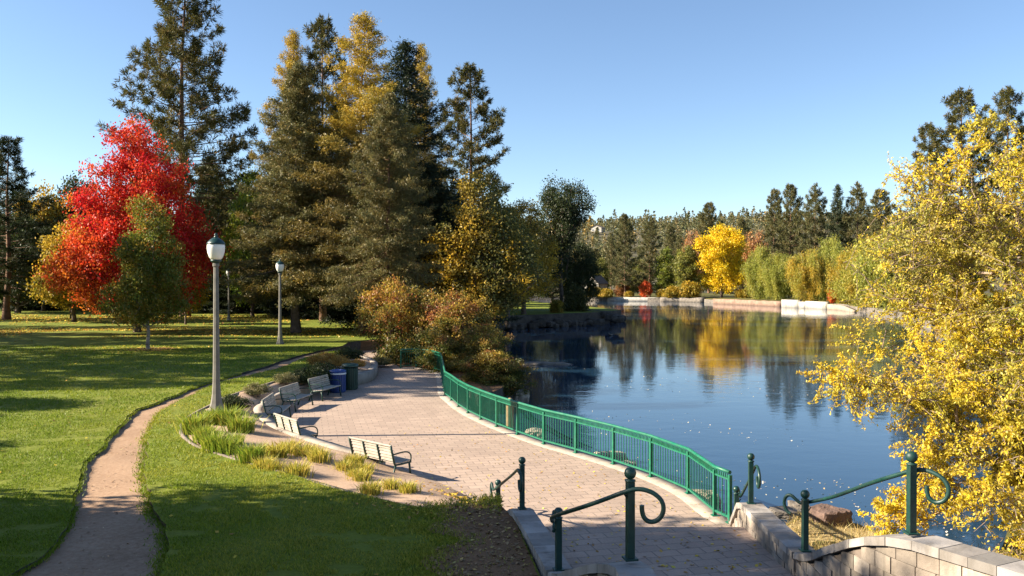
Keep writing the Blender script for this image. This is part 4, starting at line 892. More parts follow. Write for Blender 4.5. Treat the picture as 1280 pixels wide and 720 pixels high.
# ------------------------------------------------------------------ stair walls with cap stones
def block_wall(name, line, ztop, zbot, th, label, course=.2, blk=.3, cap_blk=.36, seed=1):
    root = empty(name, (0, 0, 0)); tag(root, label, 'wall'); rng = random.Random(seed)
    P = resample(np.column_stack([np.array(line, float), ztop, zbot]), .04); seg = np.linalg.norm(np.diff(P[:, :2], axis=0), axis=1); Ls = np.concatenate([[0], np.cumsum(seg)]); L = Ls[-1]
    f = lambda s: np.array([np.interp(s, Ls, P[:, k]) for k in range(4)])
    def frame(s):
        a, b = f(max(0, s - .08)), f(min(L, s + .08)); t = (b - a)[:2]; t /= np.linalg.norm(t); return np.array([-t[1], t[0]])
    def stone(m, s0, s1, zb0, zb1, zt0, zt1, half, bev=.012, jit=.008):
        j = rng.uniform(-jit, jit); pts = []
        for s, zb, zt in ((s0, zb0, zt0), (s1, zb1, zt1)):
            p = f(s)[:2]; n = frame(s); pts.append((p + n * (half + j), p - n * (half + j), zb, zt))
        (a, b, z0, z1), (c, d, z2, z3) = pts
        bm = m.bm; nv = len(bm.verts)
        m.prism([(*a, z0), (*b, z0), (*d, z2), (*c, z2)], [(*a, z1), (*b, z1), (*d, z3), (*c, z3)])
        bm.verts.ensure_lookup_table(); vs = bm.verts[nv:nv + 8]
        es = list({e for v in vs for e in v.link_edges})
        bmesh.ops.bevel(bm, geom=es, offset=bev, segments=1, affect='EDGES')
    m = MB(); zlo = float(min(zbot)); zhi = float(max(ztop)); r = 0; z = zlo
    CAPH = .11
    while z < zhi - CAPH:
        s = (r % 2) * blk * .5 - blk
        while s < L:
            wdt = blk * rng.uniform(.8, 1.2); s0, s1 = max(s, 0) + .006, min(s + wdt, L) - .006; s += wdt
            if s1 - s0 < .05: continue
            zt = [min(z + course - .008, f(q)[2] - CAPH - .003) for q in (s0, s1)]; zb = z
            if min(zt) < zb + .03 or zt[0] < f(s0)[3]: continue
            stone(m, s0, s1, zb, zb, zt[0], zt[1], th / 2 - .02)
        z += course; r += 1
    m.build('block_courses', M['stone_block'], root)
    m = MB(); s = 0.0
    while s < L - .05:
        wdt = cap_blk * rng.uniform(.9, 1.1); s0, s1 = s + .004, min(s + wdt, L) - .004; s += wdt
        a, b = f(s0)[2], f(s1)[2]; stone(m, s0, s1, a - CAPH, b - CAPH, a + rng.uniform(-.004, .004), b + rng.uniform(-.004, .004), th / 2 + .02, .014, .005)
    m.build('cap_stones', M['stone_cap'], root)
    core = ribbon(resample(np.column_stack([np.array(line, float), np.array(ztop) - .14, np.array(zbot)]), .15), th / 2 - .05, th / 2 - .05, 0, 0)
    Pc = resample(np.column_stack([np.array(line, float), np.array(ztop) - .14, np.array(zbot)]), .15); V_, F_ = ribbon(Pc, th / 2 - .05, th / 2 - .05, Pc[:, 2], Pc[:, 3]); link('mortar_core', np_mesh('mortar_core', V_, F_, M['edging']), parent=root)
    return root
CL, DL = (.19, 15.75), (-.30, 18.15)
block_wall('stair_wall', [(-.22, 17.7), (-.02, 16.75), (.17, 15.85), (.45, 14.2), (.70, 12.45)], [.06, .42, .80, .80, .80], [-.1] * 5, .36, "left stair wall of grey blocks running down to the plaza", seed=2)
block_wall('stair_wall', [(.72, 12.38), (.80, 11.7), (.95, 10.9), (1.16, 10.1), (1.34, 9.4), (1.36, 8.2)], [.80, 1.0, 1.35, 1.70, 1.92, 1.95], [.1] * 6, .36, "sunlit curved cap of the wall climbing from the short post to the tall post on the left", seed=3)
block_wall('stair_wall', [(4.72, 17.4), (4.58, 16.6), (4.47, 15.85), (4.48, 14.4), (4.52, 12.95)], [.08, .5, .93, .92, .90], [-.2] * 5, .36, "right stair wall of grey blocks running down to the end of the fence", seed=4)
block_wall('stair_wall', [(4.54, 12.9), (4.47, 12.1), (4.46, 11.3), (4.55, 10.5), (4.72, 9.85), (5.3, 8.7), (6.2, 7.0)], [.90, 1.13, 1.52, 1.9, 2.1, 2.12, 2.14], [-.6] * 7, .38, "sunlit block wall climbing along the right side of the stairs", seed=5)

# ------------------------------------------------------------------ hand rails
def handrail(lo, hi, zlo, zhi, hlo, hhi, label, off=.09, side=1, tlo=None, thi=None):
    """lo / hi: ground points of the short and the tall post; scrolls at both ends of the rail"""
    root = empty('handrail', (lo[0], lo[1], zlo)); tag(root, label, 'handrail', "green stair handrails with ball topped posts")
    o0 = Vector((lo[0], lo[1], zlo)); a = Vector((lo[0], lo[1], 0)); b = Vector((hi[0], hi[1], 0)); d = (b - a); L = d.length; d.normalize(); n = Vector((-d.y, d.x, 0)) * side; an = math.atan2(d.y, d.x)
    for p, z, h in ((a, zlo, hlo), (b, zhi, hhi)):
        c = Vector((p.x, p.y, z)) - o0; m = MB(); m.box(c + Vector((0, 0, (h - .16) / 2)), (.088, .088, h - .16), an, .006); m.box(c + Vector((0, 0, .012)), (.15, .15, .024), an, .004)
        pst = m.build('post', M['dark_green_paint'], root)
        MB().lathe([(.045, h - .165), (.062, h - .16), (.062, h - .145), (.035, h - .138), (.03, h - .128), (.045, h - .122), (.062, h - .10), (.07, h - .068), (.062, h - .035), (.04, h - .01), (.0, h)], c, 16).build('ball_finial', M['dark_green_paint'], pst)
        MB().tube([c + Vector((0, 0, h - .30)), c + n * off * .6 + Vector((0, 0, h - .33)), c + n * off + Vector((0, 0, h - .27))], .011, 6).build('bracket', M['dark_green_paint'], pst)
    zA, zB = zlo + hlo - .24, zhi + hhi - .24
    t0 = Vector((*(tlo or d[:2]), 0)).normalized(); t1 = Vector((*(thi or d[:2]), 0)).normalized(); n0 = Vector((-t0.y, t0.x, 0)) * side; n1 = Vector((-t1.y, t1.x, 0)) * side
    pa, pb = a + n0 * off, b + n1 * off
    def pt(s, z):
        if s <= 0: q = pa + t0 * s
        elif s >= L: q = pb + t1 * (s - L)
        else:
            t = s / L; k = L * .9
            q = pa * (2 * t ** 3 - 3 * t * t + 1) + t0 * k * (t ** 3 - 2 * t * t + t) + pb * (3 * t * t - 2 * t ** 3) + t1 * k * (t ** 3 - t * t)
        q = q.copy(); q.z = z; return q - o0
    pts = [pt(-s, zA + z) for s, z in [(.27, -.20), (.33, -.18), (.38, -.09), (.38, .0), (.34, .08), (.27, .10), (.2, .05), (.12, -.01), (.02, .02)]]
    pts += [pt(L * t, zA + (zB - zA) * t) for t in (.15, .3, .5, .7, .85)]
    pts += [pt(L + s, zB + z) for s, z in [(-.03, -.01), (.08, .02), (.18, .015), (.28, -.02), (.36, -.09), (.385, -.18), (.36, -.27), (.30, -.33), (.22, -.345), (.16, -.30), (.14, -.22), (.14, -.16)]]
    P = smooth_line(np.array([tuple(p) for p in pts]), 2)
    MB().tube([tuple(p) for p in P], .027, 8).build('rail', M['dark_green_paint'], root)
    return root
handrail(DL, CL, .0, .80, .78, .98, "far left small handrail standing on the plaza end of the left wall", side=-1)
handrail((.69, 12.42), (1.34, 9.5), .80, 1.93, .93, 1.05, "near left handrail, the large dark one in the centre foreground", side=-1, tlo=(-.12, -1), thi=(1, -.25))
handrail((4.63, 17.3), (4.46, 15.65), .05, .92, .80, .95, "far right handrail at the end of the green fence", side=1)
handrail((4.54, 12.98), (4.72, 9.9), .90, 2.10, .95, .98, "near right handrail climbing the sunlit block wall", side=1, tlo=(.75, -.7), thi=(.7, -.7))
handrail((2.60, 5.55), (2.95, 2.8), 2.0, 3.0, 1.085, 1.0, "dark handrail at the bottom edge of the picture, only the top of its scroll showing", side=-1)

# ------------------------------------------------------------------ lamps
def make_lamp():
    e = empty('street_lamp', (0, 0, 0)); H = 5.84
    k = 8
    MB().lathe([(.28, 0), (.28, .10), (.24, .14), (.18, .34), (.14, .62), (.118, 1.0), (.105, 1.6), (.078, 4.74), (.105, 4.77), (.105, 4.85), (.08, 4.88)], n=k, smooth=False, rot0=.2).build('pole', M['lamp_pole'], e)
    MB().lathe([(.09, 4.86), (.13, 4.9), (.17, 4.93), (.17, 4.97), (.14, 4.99)], n=20).build('collar', M['lamp_cap'], e)
    MB().lathe([(.15, 4.97), (.215, 5.06), (.262, 5.2), (.282, 5.34), (.278, 5.44), (.262, 5.50)], n=24).build('globe', M['lamp_glass'], e)
    c = MB().lathe([(.285, 5.47), (.29, 5.50), (.25, 5.56), (.18, 5.63), (.10, 5.68), (.06, 5.70)], n=24).build('cap', M['lamp_cap'], e)
    MB().lathe([(.065, 5.69), (.065, 5.73), (.035, 5.75), (.06, 5.78), (.05, 5.81), (.0, 5.85)], n=14).build('finial', M['lamp_cap'], c)
    return e
lamp = make_lamp()
LAMPS = [(-9.6, 27.25, .78, "tall grey street lamp with white acorn globe nearest the plaza, in the planting bed"), (*atd(350, 57.5), LZ, "street lamp farther back on the lawn in front of the grey spruce"), (*atd(286, 92), LZ - .1, "smallest, farthest street lamp beside the grove")]
for i, (x, y, z, lab) in enumerate(LAMPS):
    o = lamp if i == 0 else copy_tree(lamp); o.location = (x, y, z); tag(o, lab, 'street lamp', "acorn globe street lamps in the park")

# ------------------------------------------------------------------ benches
def make_bench():
    """faces +Y, back along X, width 1.75"""
    e = empty('park_bench', (0, 0, 0)); W = 1.75
    bk = lambda z: -.24 - (z - .42) * .26
    m = MB()
    for k in range(6): y = -.17 + k * .088; m.box((0, y, .435 + .006 * abs(k - 2)), (W, .074, .032), 0, .005)
    m.build('seat', M['bench_wood'], e)
    m = MB()
    for k in range(5):
        z = .52 + k * .082; m.box((0, bk(z) + .03, z), (W, .03, .070), 0, .005, Matrix.Translation((0, 0, 0)))
    m.build('backrest', M['bench_wood'], e)
    MB().box((0, bk(.9) + .012, .905), (W + .04, .05, .045), 0, .008).build('top_slat', M['bench_wood'], e)
    for s in (-1, -.34, .34, 1):
        x = s * (W / 2 + (.0 if abs(s) == 1 else 0)); m = MB()
        m.tube([(x, bk(.92), .92), (x, bk(.7), .70), (x, bk(.45), .45), (x, -.22, .405)], .027 if abs(s) == 1 else .021, 6)
        m.tube([(x, -.24, .40), (x, .0, .395), (x, .30, .41)], .025, 6)
        if abs(s) == 1:
            m.tube([(x, -.20, .40), (x, -.27, .2), (x, -.33, .0)], [.028, .026, .034], 6); m.tube([(x, .24, .40), (x, .27, .2), (x, .30, .0)], [.028, .026, .034], 6)
        m.build('end_frame' if abs(s) == 1 else 'back_support', M['bench_metal'], e)
        if abs(s) == 1:
            MB().tube([tuple(p) for p in smooth_line(np.array([(x, bk(.68), .67), (x, -.12, .69), (x, .10, .70), (x, .25, .66), (x, .31, .55), (x, .29, .42)]), 2)], .019, 6).build('armrest', M['bench_metal'], e)
    return e
bench = make_bench()
BENCHES = [((-3.74, 21.72), (.68, .73), "bench nearest the stairs, seen from behind with sunlit pale slats"), ((-6.98, 25.6), (.79, .61), "bench turned half away beside the bend of the seat wall, second from the stairs"),
           ((-8.85, 30.2), (.99, .08), "bench at the deepest bend of the seat wall, facing the water"), ((-8.95, 33.4), (.99, -.14), "bench between the deepest bend and the bench by the bins"), ((-8.45, 36.3), (.97, -.24), "bench next to the blue recycling bin")]
for i, ((x, y), (nx_, ny_), lab) in enumerate(BENCHES):
    o = bench if i == 0 else copy_tree(bench); r = math.atan2(-nx_, ny_)
    o.location = (x + nx_ * .42, y + ny_ * .42, 0); o.rotation_euler = (0, 0, r); tag(o, lab, 'bench', "slatted benches around the seat wall")

# ------------------------------------------------------------------ bins, bollard, boulders, duck
def bin_(name, x, y, r, h, mat, label, band=None):
    e = empty(name, (x, y, 0)); m = MB()
    m.lathe([(r * .86, .05), (r * .86, h * .84)], n=24)
    for k in range(24):
        a = 2 * math.pi * k / 24; m.box((r * .93 * math.cos(a), r * .93 * math.sin(a), h * .44), (.035, .07, h * .80), a, .006)
    m.lathe([(r * .9, .0), (r * .9, .06)], n=20)
    m.build('body', mat, e)
    if band: MB().lathe([(r * .99, h * .80), (r * 1.03, h * .81), (r * 1.03, h * .865), (r * .99, h * .875)], n=28).build('band', M['white_band'], e)
    MB().lathe([(r * 1.02, h * .875), (r * 1.04, h * .89), (r * 1.02, h * .97), (r * .8, h), (r * .42, h), (r * .40, h * .96), (r * .40, h * .9)], n=28).build('lid', mat, e)
    return tag(e, label, 'bin')
bin_('recycling_bin', *atd(422, 38.2), .37, 1.02, M['blue_plastic'], "blue round recycling bin with a white band beside the benches", True)
bin_('litter_bin', *atd(437.5, 39.2), .37, 1.20, M['bench_metal'], "taller black green slatted litter bin behind the blue one")
e = empty('bollard', (*at(637.5, 536, 0), 0.0)); MB().box((0, 0, .43), (.22, .22, .86), .25, .012).build('post', M['wood_post'], e)
MB().lathe([(.14, .86), (.155, .89), (.14, .92), (.08, .94), (.06, .96), (.09, .99), (.07, 1.04), (0, 1.06)], n=14).build('cap', M['wood_post'], e); tag(e, "short tan wooden post with a knob cap standing at the fence", 'post')

def rock(x, y, z, sx, sy, sz, label, seed, mat='rock', rz=0.0, name='boulder', flat=.0, group=None):
    bm = bmesh.new(); bmesh.ops.create_icosphere(bm, subdivisions=4, radius=1.0); rg = random.Random(seed); off = Vector((rg.uniform(-9, 9),) * 3)
    from mathutils import noise as mn
    for v in bm.verts:
        p = v.co.copy(); m_ = max(abs(p.x), abs(p.y), abs(p.z)); v.co = p.lerp(p / m_ * .88, .55)
        v.co *= 1 + .22 * mn.noise(p * 1.3 + off) + .08 * mn.noise(p * 3.5 + off) + .03 * mn.noise(p * 9 + off)
        v.co = Vector((v.co.x * sx, v.co.y * sy, v.co.z * sz))
    me = bpy.data.meshes.new(name); bm.to_mesh(me); bm.free()
    o = link(name, me, M[mat], smooth=False); o.location = (x, y, z); o.rotation_euler = (0, 0, rz); return tag(o, label, 'rock', group)
rock(*at(1037, 663, -.6), -.42, .47, .42, .36, "big squarish reddish boulder at the water below the right handrail", 3, 'rock_red', rz=.3)
rock(*at(983, 641, -.9), -.95, .45, .35, .16, "flat wet slab rock at the water left of the squarish boulder", 4, 'rock')
rock(*at(1000, 636, -.9), -.90, .28, .25, .18, "small rock touching the back of the flat wet slab", 5, 'rock')
rock(*at(652, 500, -.9), -.80, .40, .35, .42, "pale pointed rock standing in the water beyond the wooden post", 6, 'rock_pale')
rock(*at(670, 549, -.8), -.72, .42, .36, .30, "pale rounded rock seen through the fence pickets right of the wooden post", 7, 'rock_pale')
rock(*at(763, 573, -.9), -.88, .62, .3, .2, "flat tan rock in the shallows seen through the middle of the fence", 8, 'rock_pale')
rock(*at(880, 629, -.9), -.82, .45, .35, .26, "tan rock behind the fence bay nearest the right stair wall", 9, 'rock_pale')
rock(*at(786, 581, -.9), -.92, .3, .25, .13, "small tan stone right of the flat tan rock", 10, 'rock_pale')
rock(*at(680, 455.5, -1), -1.08, 2.1, .8, .26, "low dark bar of rock in the water right of the shrubbery", 11, 'rock')
for i, (px, py) in enumerate([(733, 393), (746, 393.5), (757, 394), (765, 398), (772, 400)]):
    x, y = at(px, py, .2); rock(x, y, .35, .9, .7, .5, "dark rock on the tip of the spit, " + ["farthest from the water's point", "second from the shrub", "middle one of the five", "next to the outermost", "outermost, right at the point"][i], 20 + i, 'dark_stone', group="rocks on the tip of the spit")
rg = random.Random(9)
sp = resample(np.array([(-2.4, 100), (-2, 103), (2, 106.5), (6.3, 110), (12, 116), (16, 123), (15.4, 127)]), .95)
for i, (x, y) in enumerate(sp):
    s = rg.uniform(.45, .95); rock(x + rg.uniform(-.1, .5), y - rg.uniform(.1, .6), rg.uniform(-1.0, -.35), s, s * .8, s * rg.uniform(.5, .8), "dark stone of the rough bank along the water side of the spit", 90 + i, 'dark_stone', rg.uniform(0, 3), 'stone', group="stones of the spit's rough bank")
# riprap below the fence
rg = random.Random(5)
for i in range(34):
    t = rg.uniform(.12, .97); k = t * (len(f_off) - 1); j = int(k); p = f_off[j] + (f_off[min(j + 1, len(f_off) - 1)] - f_off[j]) * (k - j); s = rg.uniform(.15, .34)
    Tn = np.array([-T[j][1], T[j][0]])
    q = p + Tn * rg.uniform(.2, .7); rock(q[0], q[1], -.98 + s * .3, s * 1.3, s, s * .8, "stone of the rubble along the foot of the plaza wall under the fence", 40 + i, rg.choice(['rock', 'rock_pale']), rg.uniform(0, 3), 'stone', group="rubble stones under the fence")

def duck(x, y, rz, label):
    e = empty('duck', (x, y, WZ), rz)
    bm = bmesh.new(); vs = [bm.verts.new(p) for p in [(-.24, 0, .13), (-.1, 0, .08), (.08, 0, .08), (.19, 0, .14), (.22, 0, .23), (.25, 0, .28), (.30, 0, .275), (.355, 0, .265)]]
    for a_, b_ in zip(vs, vs[1:]): bm.edges.new((a_, b_))
    me = bpy.data.meshes.new('body'); bm.to_mesh(me); bm.free(); o = link('body', me, M['rock'], e); md = o.modifiers.new('skin', 'SKIN')
    for v, r in zip(me.skin_vertices[0].data, [(.03, .02), (.11, .08), (.12, .09), (.07, .06), (.04, .04), (.052, .05), (.035, .03), (.018, .01)]): v.radius = r
    me.skin_vertices[0].data[2].use_root = True
    s = o.modifiers.new('sub', 'SUBSURF'); s.levels = s.render_levels = 2
    return tag(e, label, 'duck')
duck(*at(764, 419.5, WZ), math.radians(200), "little duck swimming on the dark water right of the spit")
# ------------------------------------------------------------------ bed plants
def grass_tuft(h, r, n, pal, seed, wd=.02):
    rng = np.random.default_rng(seed); b = np.stack([rng.normal(size=n) * r * .45, rng.normal(size=n) * r * .45, np.zeros(n)], 1)
    out = unit(b + rng.normal(size=(n, 3)) * .08); out[:, 2] = 0; L = h * rng.uniform(.55, 1.1, n); tilt = rng.uniform(.1, .75, n)
    a = rng.uniform(0, 6.28, n); sd = np.stack([np.cos(a), np.sin(a), np.zeros(n)], 1) * (wd * .5 * rng.uniform(.7, 1.3, n))[:, None]
    m = b + out * (L * tilt * .3)[:, None] + np.array([0, 0, 1]) * (L * .58)[:, None]; t = b + out * (L * tilt)[:, None] + np.array([0, 0, 1]) * (L * rng.uniform(.8, 1.0, n))[:, None]
    V = np.stack([b - sd, b + sd, m + sd * .9, m - sd * .9, m - sd * .9, m + sd * .9, t + sd * .1, t - sd * .1], 1).reshape(-1, 3)
    F = np.arange(n * 8).reshape(-1, 4); col = pick(pal, n, rng); return np_mesh('tuft', V, F, M['grass_blade'], col=np.repeat(col, 8, axis=0))
GR = [((.22, .30, .03), 3), ((.32, .36, .04), 2), ((.44, .40, .06), 1), ((.12, .19, .02), 1)]
YL = [((.50, .42, .06), 3), ((.38, .34, .05), 2), ((.60, .46, .11), 1.5), ((.20, .23, .03), 1)]
tg = [grass_tuft(.58, .34, 460, GR, s, .022) for s in (1, 2, 3)]; ty = [grass_tuft(.40, .30, 340, YL, s, .02) for s in (4, 5, 6)]
TUFTS = [(243, 541, 1.15, 0), (262, 529, .9, 0), (285, 531, 1.1, 0), (301, 541, 1.05, 0), (270, 563, 1.0, 0), (285, 566, .85, 0), (256, 552, .95, 0), (293, 556, .6, 0), (312, 577, .9, 0), (330, 583, .9, 1), (326, 570, .8, 1), (345, 572, 1.05, 1), (362, 566, 1.0, 1), (378, 570, .9, 1), (397, 577, 1.0, 1), (370, 592, .95, 1), (388, 566, .7, 1), (340, 586, .8, 1),
         (430, 587, .75, 1), (442, 582, .8, 1), (455, 590, .75, 1), (451, 600, .75, 1), (463, 617, .8, 1), (488, 610, .65, 1), (510, 615, .7, 1), (443, 596, .6, 1)]
TUFT_LABELS = ['green tuft at the left edge of the bed, touching the curved edging', "green tuft just left of the lamp's foot", "green tuft right in front of the lamp's foot", 'green tuft on the right of the lamp, nearest the seat wall', 'green tuft at the front of the lamp clump, lowest on the left', 'green tuft at the front of the lamp clump, right of the lowest one', 'green tuft in the middle of the clump left of the lamp', 'thin green tuft in the gap at the heart of the lamp clump', 'greenest tuft at the left end of the long yellowing patch', 'yellow green tuft at the front left of the long yellowing patch', 'yellow green tuft behind the front left of the yellowing patch', 'large yellow tuft in the centre left of the yellowing patch', 'largest tuft at the back of the yellowing patch', 'yellow tuft at the back of the yellowing patch, close to the seat wall', 'big tuft at the right end of the yellowing patch', 'golden tuft at the front of the yellowing patch nearest the edging', 'small tuft behind the yellowing patch against the seat wall', 'small yellow tuft in the front middle of the yellowing patch', 'yellow tuft at the left of the small cluster behind the near bench', 'yellow tuft at the top of the small cluster behind the near bench', 'yellow tuft at the right of the small cluster behind the near bench', 'yellow tuft at the front of the small cluster behind the near bench', 'lone yellow tuft nearest the edging on bare soil', 'lone small golden tuft on bare soil, left of the last one', 'last lone tuft toward the pointed end of the bed', 'small yellow tuft in the middle of the cluster behind the near bench']
for i, (px, py, s, k) in enumerate(TUFTS):
    x, y = at(px, py, .62); z = bed_z(x, y); x, y = at(px, py, z); z = bed_z(x, y)
    o = link('grass_tuft', (tg, ty)[k][i % 3]); o.location = (x, y, z - .02); o.rotation_euler = (0, 0, i * 1.7); o.scale = (s * .95, s * .95, s * .96)
    tag(o, TUFT_LABELS[i], 'plant', ("green tufts at the foot of the lamp", "yellow tufts in the middle of the bed", "small yellow tufts near the bench")[0 if k == 0 else 1 if px < 420 else 2])
LAV = [((.17, .16, .06), 3), ((.26, .22, .10), 2), ((.10, .11, .04), 2)]
OR_ = [((.45, .26, .05), 3), ((.34, .17, .05), 2), ((.55, .36, .10), 1)]
proto['bed_shrub'] = broadleaf(.8, .0, .75, 'oval', 120, 40, .17, (.09, .03), LAV, None, 91, .02, trunk_h=.2, tip=.003)
proto['bed_orange'] = broadleaf(.8, .0, .7, 'oval', 120, 40, .17, (.09, .03), OR_, None, 92, .02, trunk_h=.2, tip=.003)
proto['bed_dark'] = broadleaf(.9, .0, .9, 'oval', 140, 40, .2, (.10, .04), GREEN_DK, None, 93, .02, trunk_h=.2, tip=.003)
for i, (k, px, py, s, lab) in enumerate([('bed_shrub', 321, 494, .95, "grey green mound of foliage behind the lamp, left of the benches"), ('bed_dark', 292, 510, .85, "dark low mound right behind the foot of the nearest lamp"), ('bed_shrub', 357, 482, .95, "olive mound behind the gap between two benches"), ('bed_shrub', 377, 480, .75, "small pale mound left of the bench by the bins"),
        ('bed_dark', 386, 473, 1.2, "dark mound behind the bench by the bins"), ('bed_dark', 402, 469, 1.3, "dark mound behind the blue bin"), ('bed_orange', 398, 460, 1.1, "rust gold mound farthest left above the blue bin"), ('bed_orange', 411, 459, 1.2, "rust gold mound above the blue bin"), ('bed_orange', 424, 461, 1.1, "rust gold mound behind the litter bin"), ('bed_orange', 447, 464, .85, "small rust mound on the planter end right of the litter bin"), ('bed_orange', 407, 452, .9, "straw gold mound at the back edge of the bed"), ('bed_dark', 437, 452, 1.2, "dark brown mound at the back end of the bed")]):
    x, y = at(px, py, .6); z = bed_z(x, y); x, y = at(px, py, z)
    place_tree('mound_plant', proto[k], (x, y, bed_z(x, y) - .03), i * 1.3, s * .74, lab, 'plant', None, 'stem', 'foliage')
proto['edge_plant'] = proto['bed_orange']
x, y = at(478, 459, 0); place_tree('mound_plant', proto['bed_shrub'], (x, y, -.02), 1., .8, "straw coloured low plant at the foot of the tall orange shrub", 'plant', None, 'stem', 'foliage')

# ------------------------------------------------------------------ grass blades, fallen leaves
def lawn_mask(x, y, soft=True):
    ok = (inside(left_poly, x, y) | inside(right_poly, x, y))
    nb = inside(bare, x, y); ok &= ~(nb & (np.random.default_rng(3).uniform(size=len(x)) < np.clip((x + 2.1) / 1.5 + .5 * vnoise(x, y, .45, 77), .0, .93))); return ok
rng = np.random.default_rng(8); GX, GY, GS = [], [], []
for (ya, yb, xa, xb, dens, s) in [(11.5, 16, -11, 1.2, 1500, 1.0), (16, 20, -13.5, -.2, 1000, 1.05), (20, 27, -18, -3, 520, 1.2), (27, 38, -25, -7, 230, 1.5), (38, 56, -37, -8, 90, 1.9)]:
    n = int((yb - ya) * (xb - xa) * dens); GX.append(rng.uniform(xa, xb, n)); GY.append(rng.uniform(ya, yb, n)); GS.append(np.full(n, s))
GX, GY, GS = map(np.concatenate, (GX, GY, GS)); k = lawn_mask(GX, GY) & (vnoise(GX, GY, .5, 9) + .4 * vnoise(GX, GY, .2, 19) > -.55); GX, GY, GS = GX[k], GY[k], GS[k]; n = len(GX)
ex = []
for E_, sg in ((PR, -1), (PL, 1)):
    q = E_[(E_[:, 1] > 11) & (E_[:, 1] < 40)]; j = rng.integers(0, len(q) - 1, 9000); t_ = rng.uniform(size=9000); p_ = q[j] * (1 - t_)[:, None] + q[j + 1] * t_[:, None]
    ex.append(np.column_stack([p_[:, 0] + sg * (np.abs(rng.normal(size=9000)) * (.12 if sg < 0 else .05) - .02), p_[:, 1]]))
q = np.vstack([bare, bare[:1]]); q = q[(q[:, 0] < -.1)]; j = rng.integers(0, len(q), 14000); bx = q[j] + rng.normal(size=(14000, 2)) * np.array([.22, .2]); ex.append(bx[bx[:, 0] < -.2][:12000])
ex = np.concatenate(ex); GX = np.concatenate([GX, ex[:, 0]]); GY = np.concatenate([GY, ex[:, 1]]); GS = np.concatenate([GS, np.full(len(ex), 1.25)]); n = len(GX)
gz = lawn_z(GX, GY); gz[-len(ex):] -= np.select([np.arange(len(ex)) < 9000, np.arange(len(ex)) < 18000], [.085, .05], -.006); hgt = .040 * GS * rng.uniform(.6, 1.5, n) * (1 + .35 * vnoise(GX, GY, .7, 15)); a = rng.uniform(0, 6.283, n); wv = .008 * GS
sd = np.stack([np.cos(a), np.sin(a), np.zeros(n)], 1) * wv[:, None]; lean = rng.normal(size=(n, 2)) * .55
B = np.stack([GX, GY, gz - .005], 1); Tt = B + np.stack([lean[:, 0] * hgt, lean[:, 1] * hgt, hgt], 1)
V = np.stack([B - sd, B + sd, Tt], 1).reshape(-1, 3)
gc = np.array([[.13, .20, .010], [.19, .255, .014], [.27, .30, .022], [.36, .335, .04], [.09, .14, .008]]); big = np.clip(.5 + .6 * vnoise(GX, GY, 3.5, 16) + .3 * vnoise(GX, GY, .9, 17), 0, .999)
ci = np.clip((big * 2.6 + rng.uniform(0, 1.7, n)).astype(int), 0, 3); ci[rng.uniform(size=n) < .15] = 4; gcol = gc[ci] * rng.uniform(.8, 1.2, (n, 1))
tag(link('grass', np_mesh('grass', V, np.arange(n * 3).reshape(-1, 3), M['grass_blade'], col=np.repeat(gcol, 3, axis=0))), "short mown grass blades covering the near lawn", 'grass', kind='stuff')
print("blades", n)

LIT = [((.60, .42, .05), 3), ((.50, .30, .06), 2), ((.38, .20, .07), 1.5), ((.66, .52, .10), 1)]
def scatter(name, X, Y, Z, size, pal, label, seed, mat='litter', up=.03):
    rng = np.random.default_rng(seed); n = len(X); C = np.stack([X, Y, Z + up], 1); a = rng.uniform(0, 6.283, n)
    D = unit(np.stack([np.cos(a), np.sin(a), rng.normal(size=n) * .25], 1)); Nrm = unit(rng.normal(size=(n, 3)) * .3 + np.array([0, 0, 1]))
    S_ = unit(np.cross(D, Nrm)); L = (size * rng.uniform(.6, 1.4, n))[:, None]
    V = np.stack([C - D * L * .5, C + S_ * L * .33, C + D * L * .5, C - S_ * L * .33], 1).reshape(-1, 3)
    tag(link(name, np_mesh(name, V, np.arange(n * 4).reshape(-1, 4), M[mat], col=np.repeat(pick(pal, n, rng), 4, axis=0))), label, 'leaves', kind='stuff')
rng = np.random.default_rng(18)
# lawn: thin everywhere, thick drifts under the trees
X1 = rng.uniform(-40, .5, 2600); Y1 = rng.uniform(12, 56, 2600); k = lawn_mask(X1, Y1) & (vnoise(X1, Y1, 4, 23) > .0); X1, Y1 = X1[k], Y1[k]
X2 = rng.uniform(-62, -12, 16000); Y2 = rng.normal(71, 3.4, 16000); k = (vnoise(X2, Y2, 7, 24) > -.35); X2, Y2 = X2[k], Y2[k]
X3 = rng.uniform(-70, -22, 9000); Y3 = rng.normal(96, 6, 9000)
X4 = rng.normal(-23, 2.4, 800); Y4 = rng.normal(53, 1.6, 800)
X5 = rng.normal(-1.35, .8, 900); Y5 = rng.normal(16.9, .65, 900); 
k = lawn_mask(X5, Y5); X5, Y5 = X5[k], Y5[k]
X = np.concatenate([X1, X2, X3, X4, X5]); Y = np.concatenate([Y1, Y2, Y3, Y4, Y5]); sz = np.concatenate([np.full(len(X1), .085), np.full(len(X2), .16), np.full(len(X3), .22), np.full(len(X4), .12), np.full(len(X5), .07)])
scatter('fallen_leaves', X, Y, lawn_z(X, Y), sz, LIT, "fallen yellow and tan leaves strewn over the lawn", 5)
X = rng.uniform(-4, 5, 900); Y = 16.5 + 13 * rng.uniform(0, 1, 900) ** 1.6; k = inside(plaza, X, Y) & ((X > -2.2) | (Y > 24)); X, Y = X[k], Y[k]
scatter('fallen_leaves', X, Y, np.zeros(len(X)), np.full(len(X), .06), LIT, "fallen leaves scattered over the plaza paving", 6, up=.012)
X = rng.uniform(.6, 4.2, 130); Y = rng.uniform(13, 15.5, 130); scatter('fallen_leaves', X, Y, np.full(130, .5), np.full(130, .07), LIT, "fallen leaves lying on the shaded stair landing", 7, up=.012)
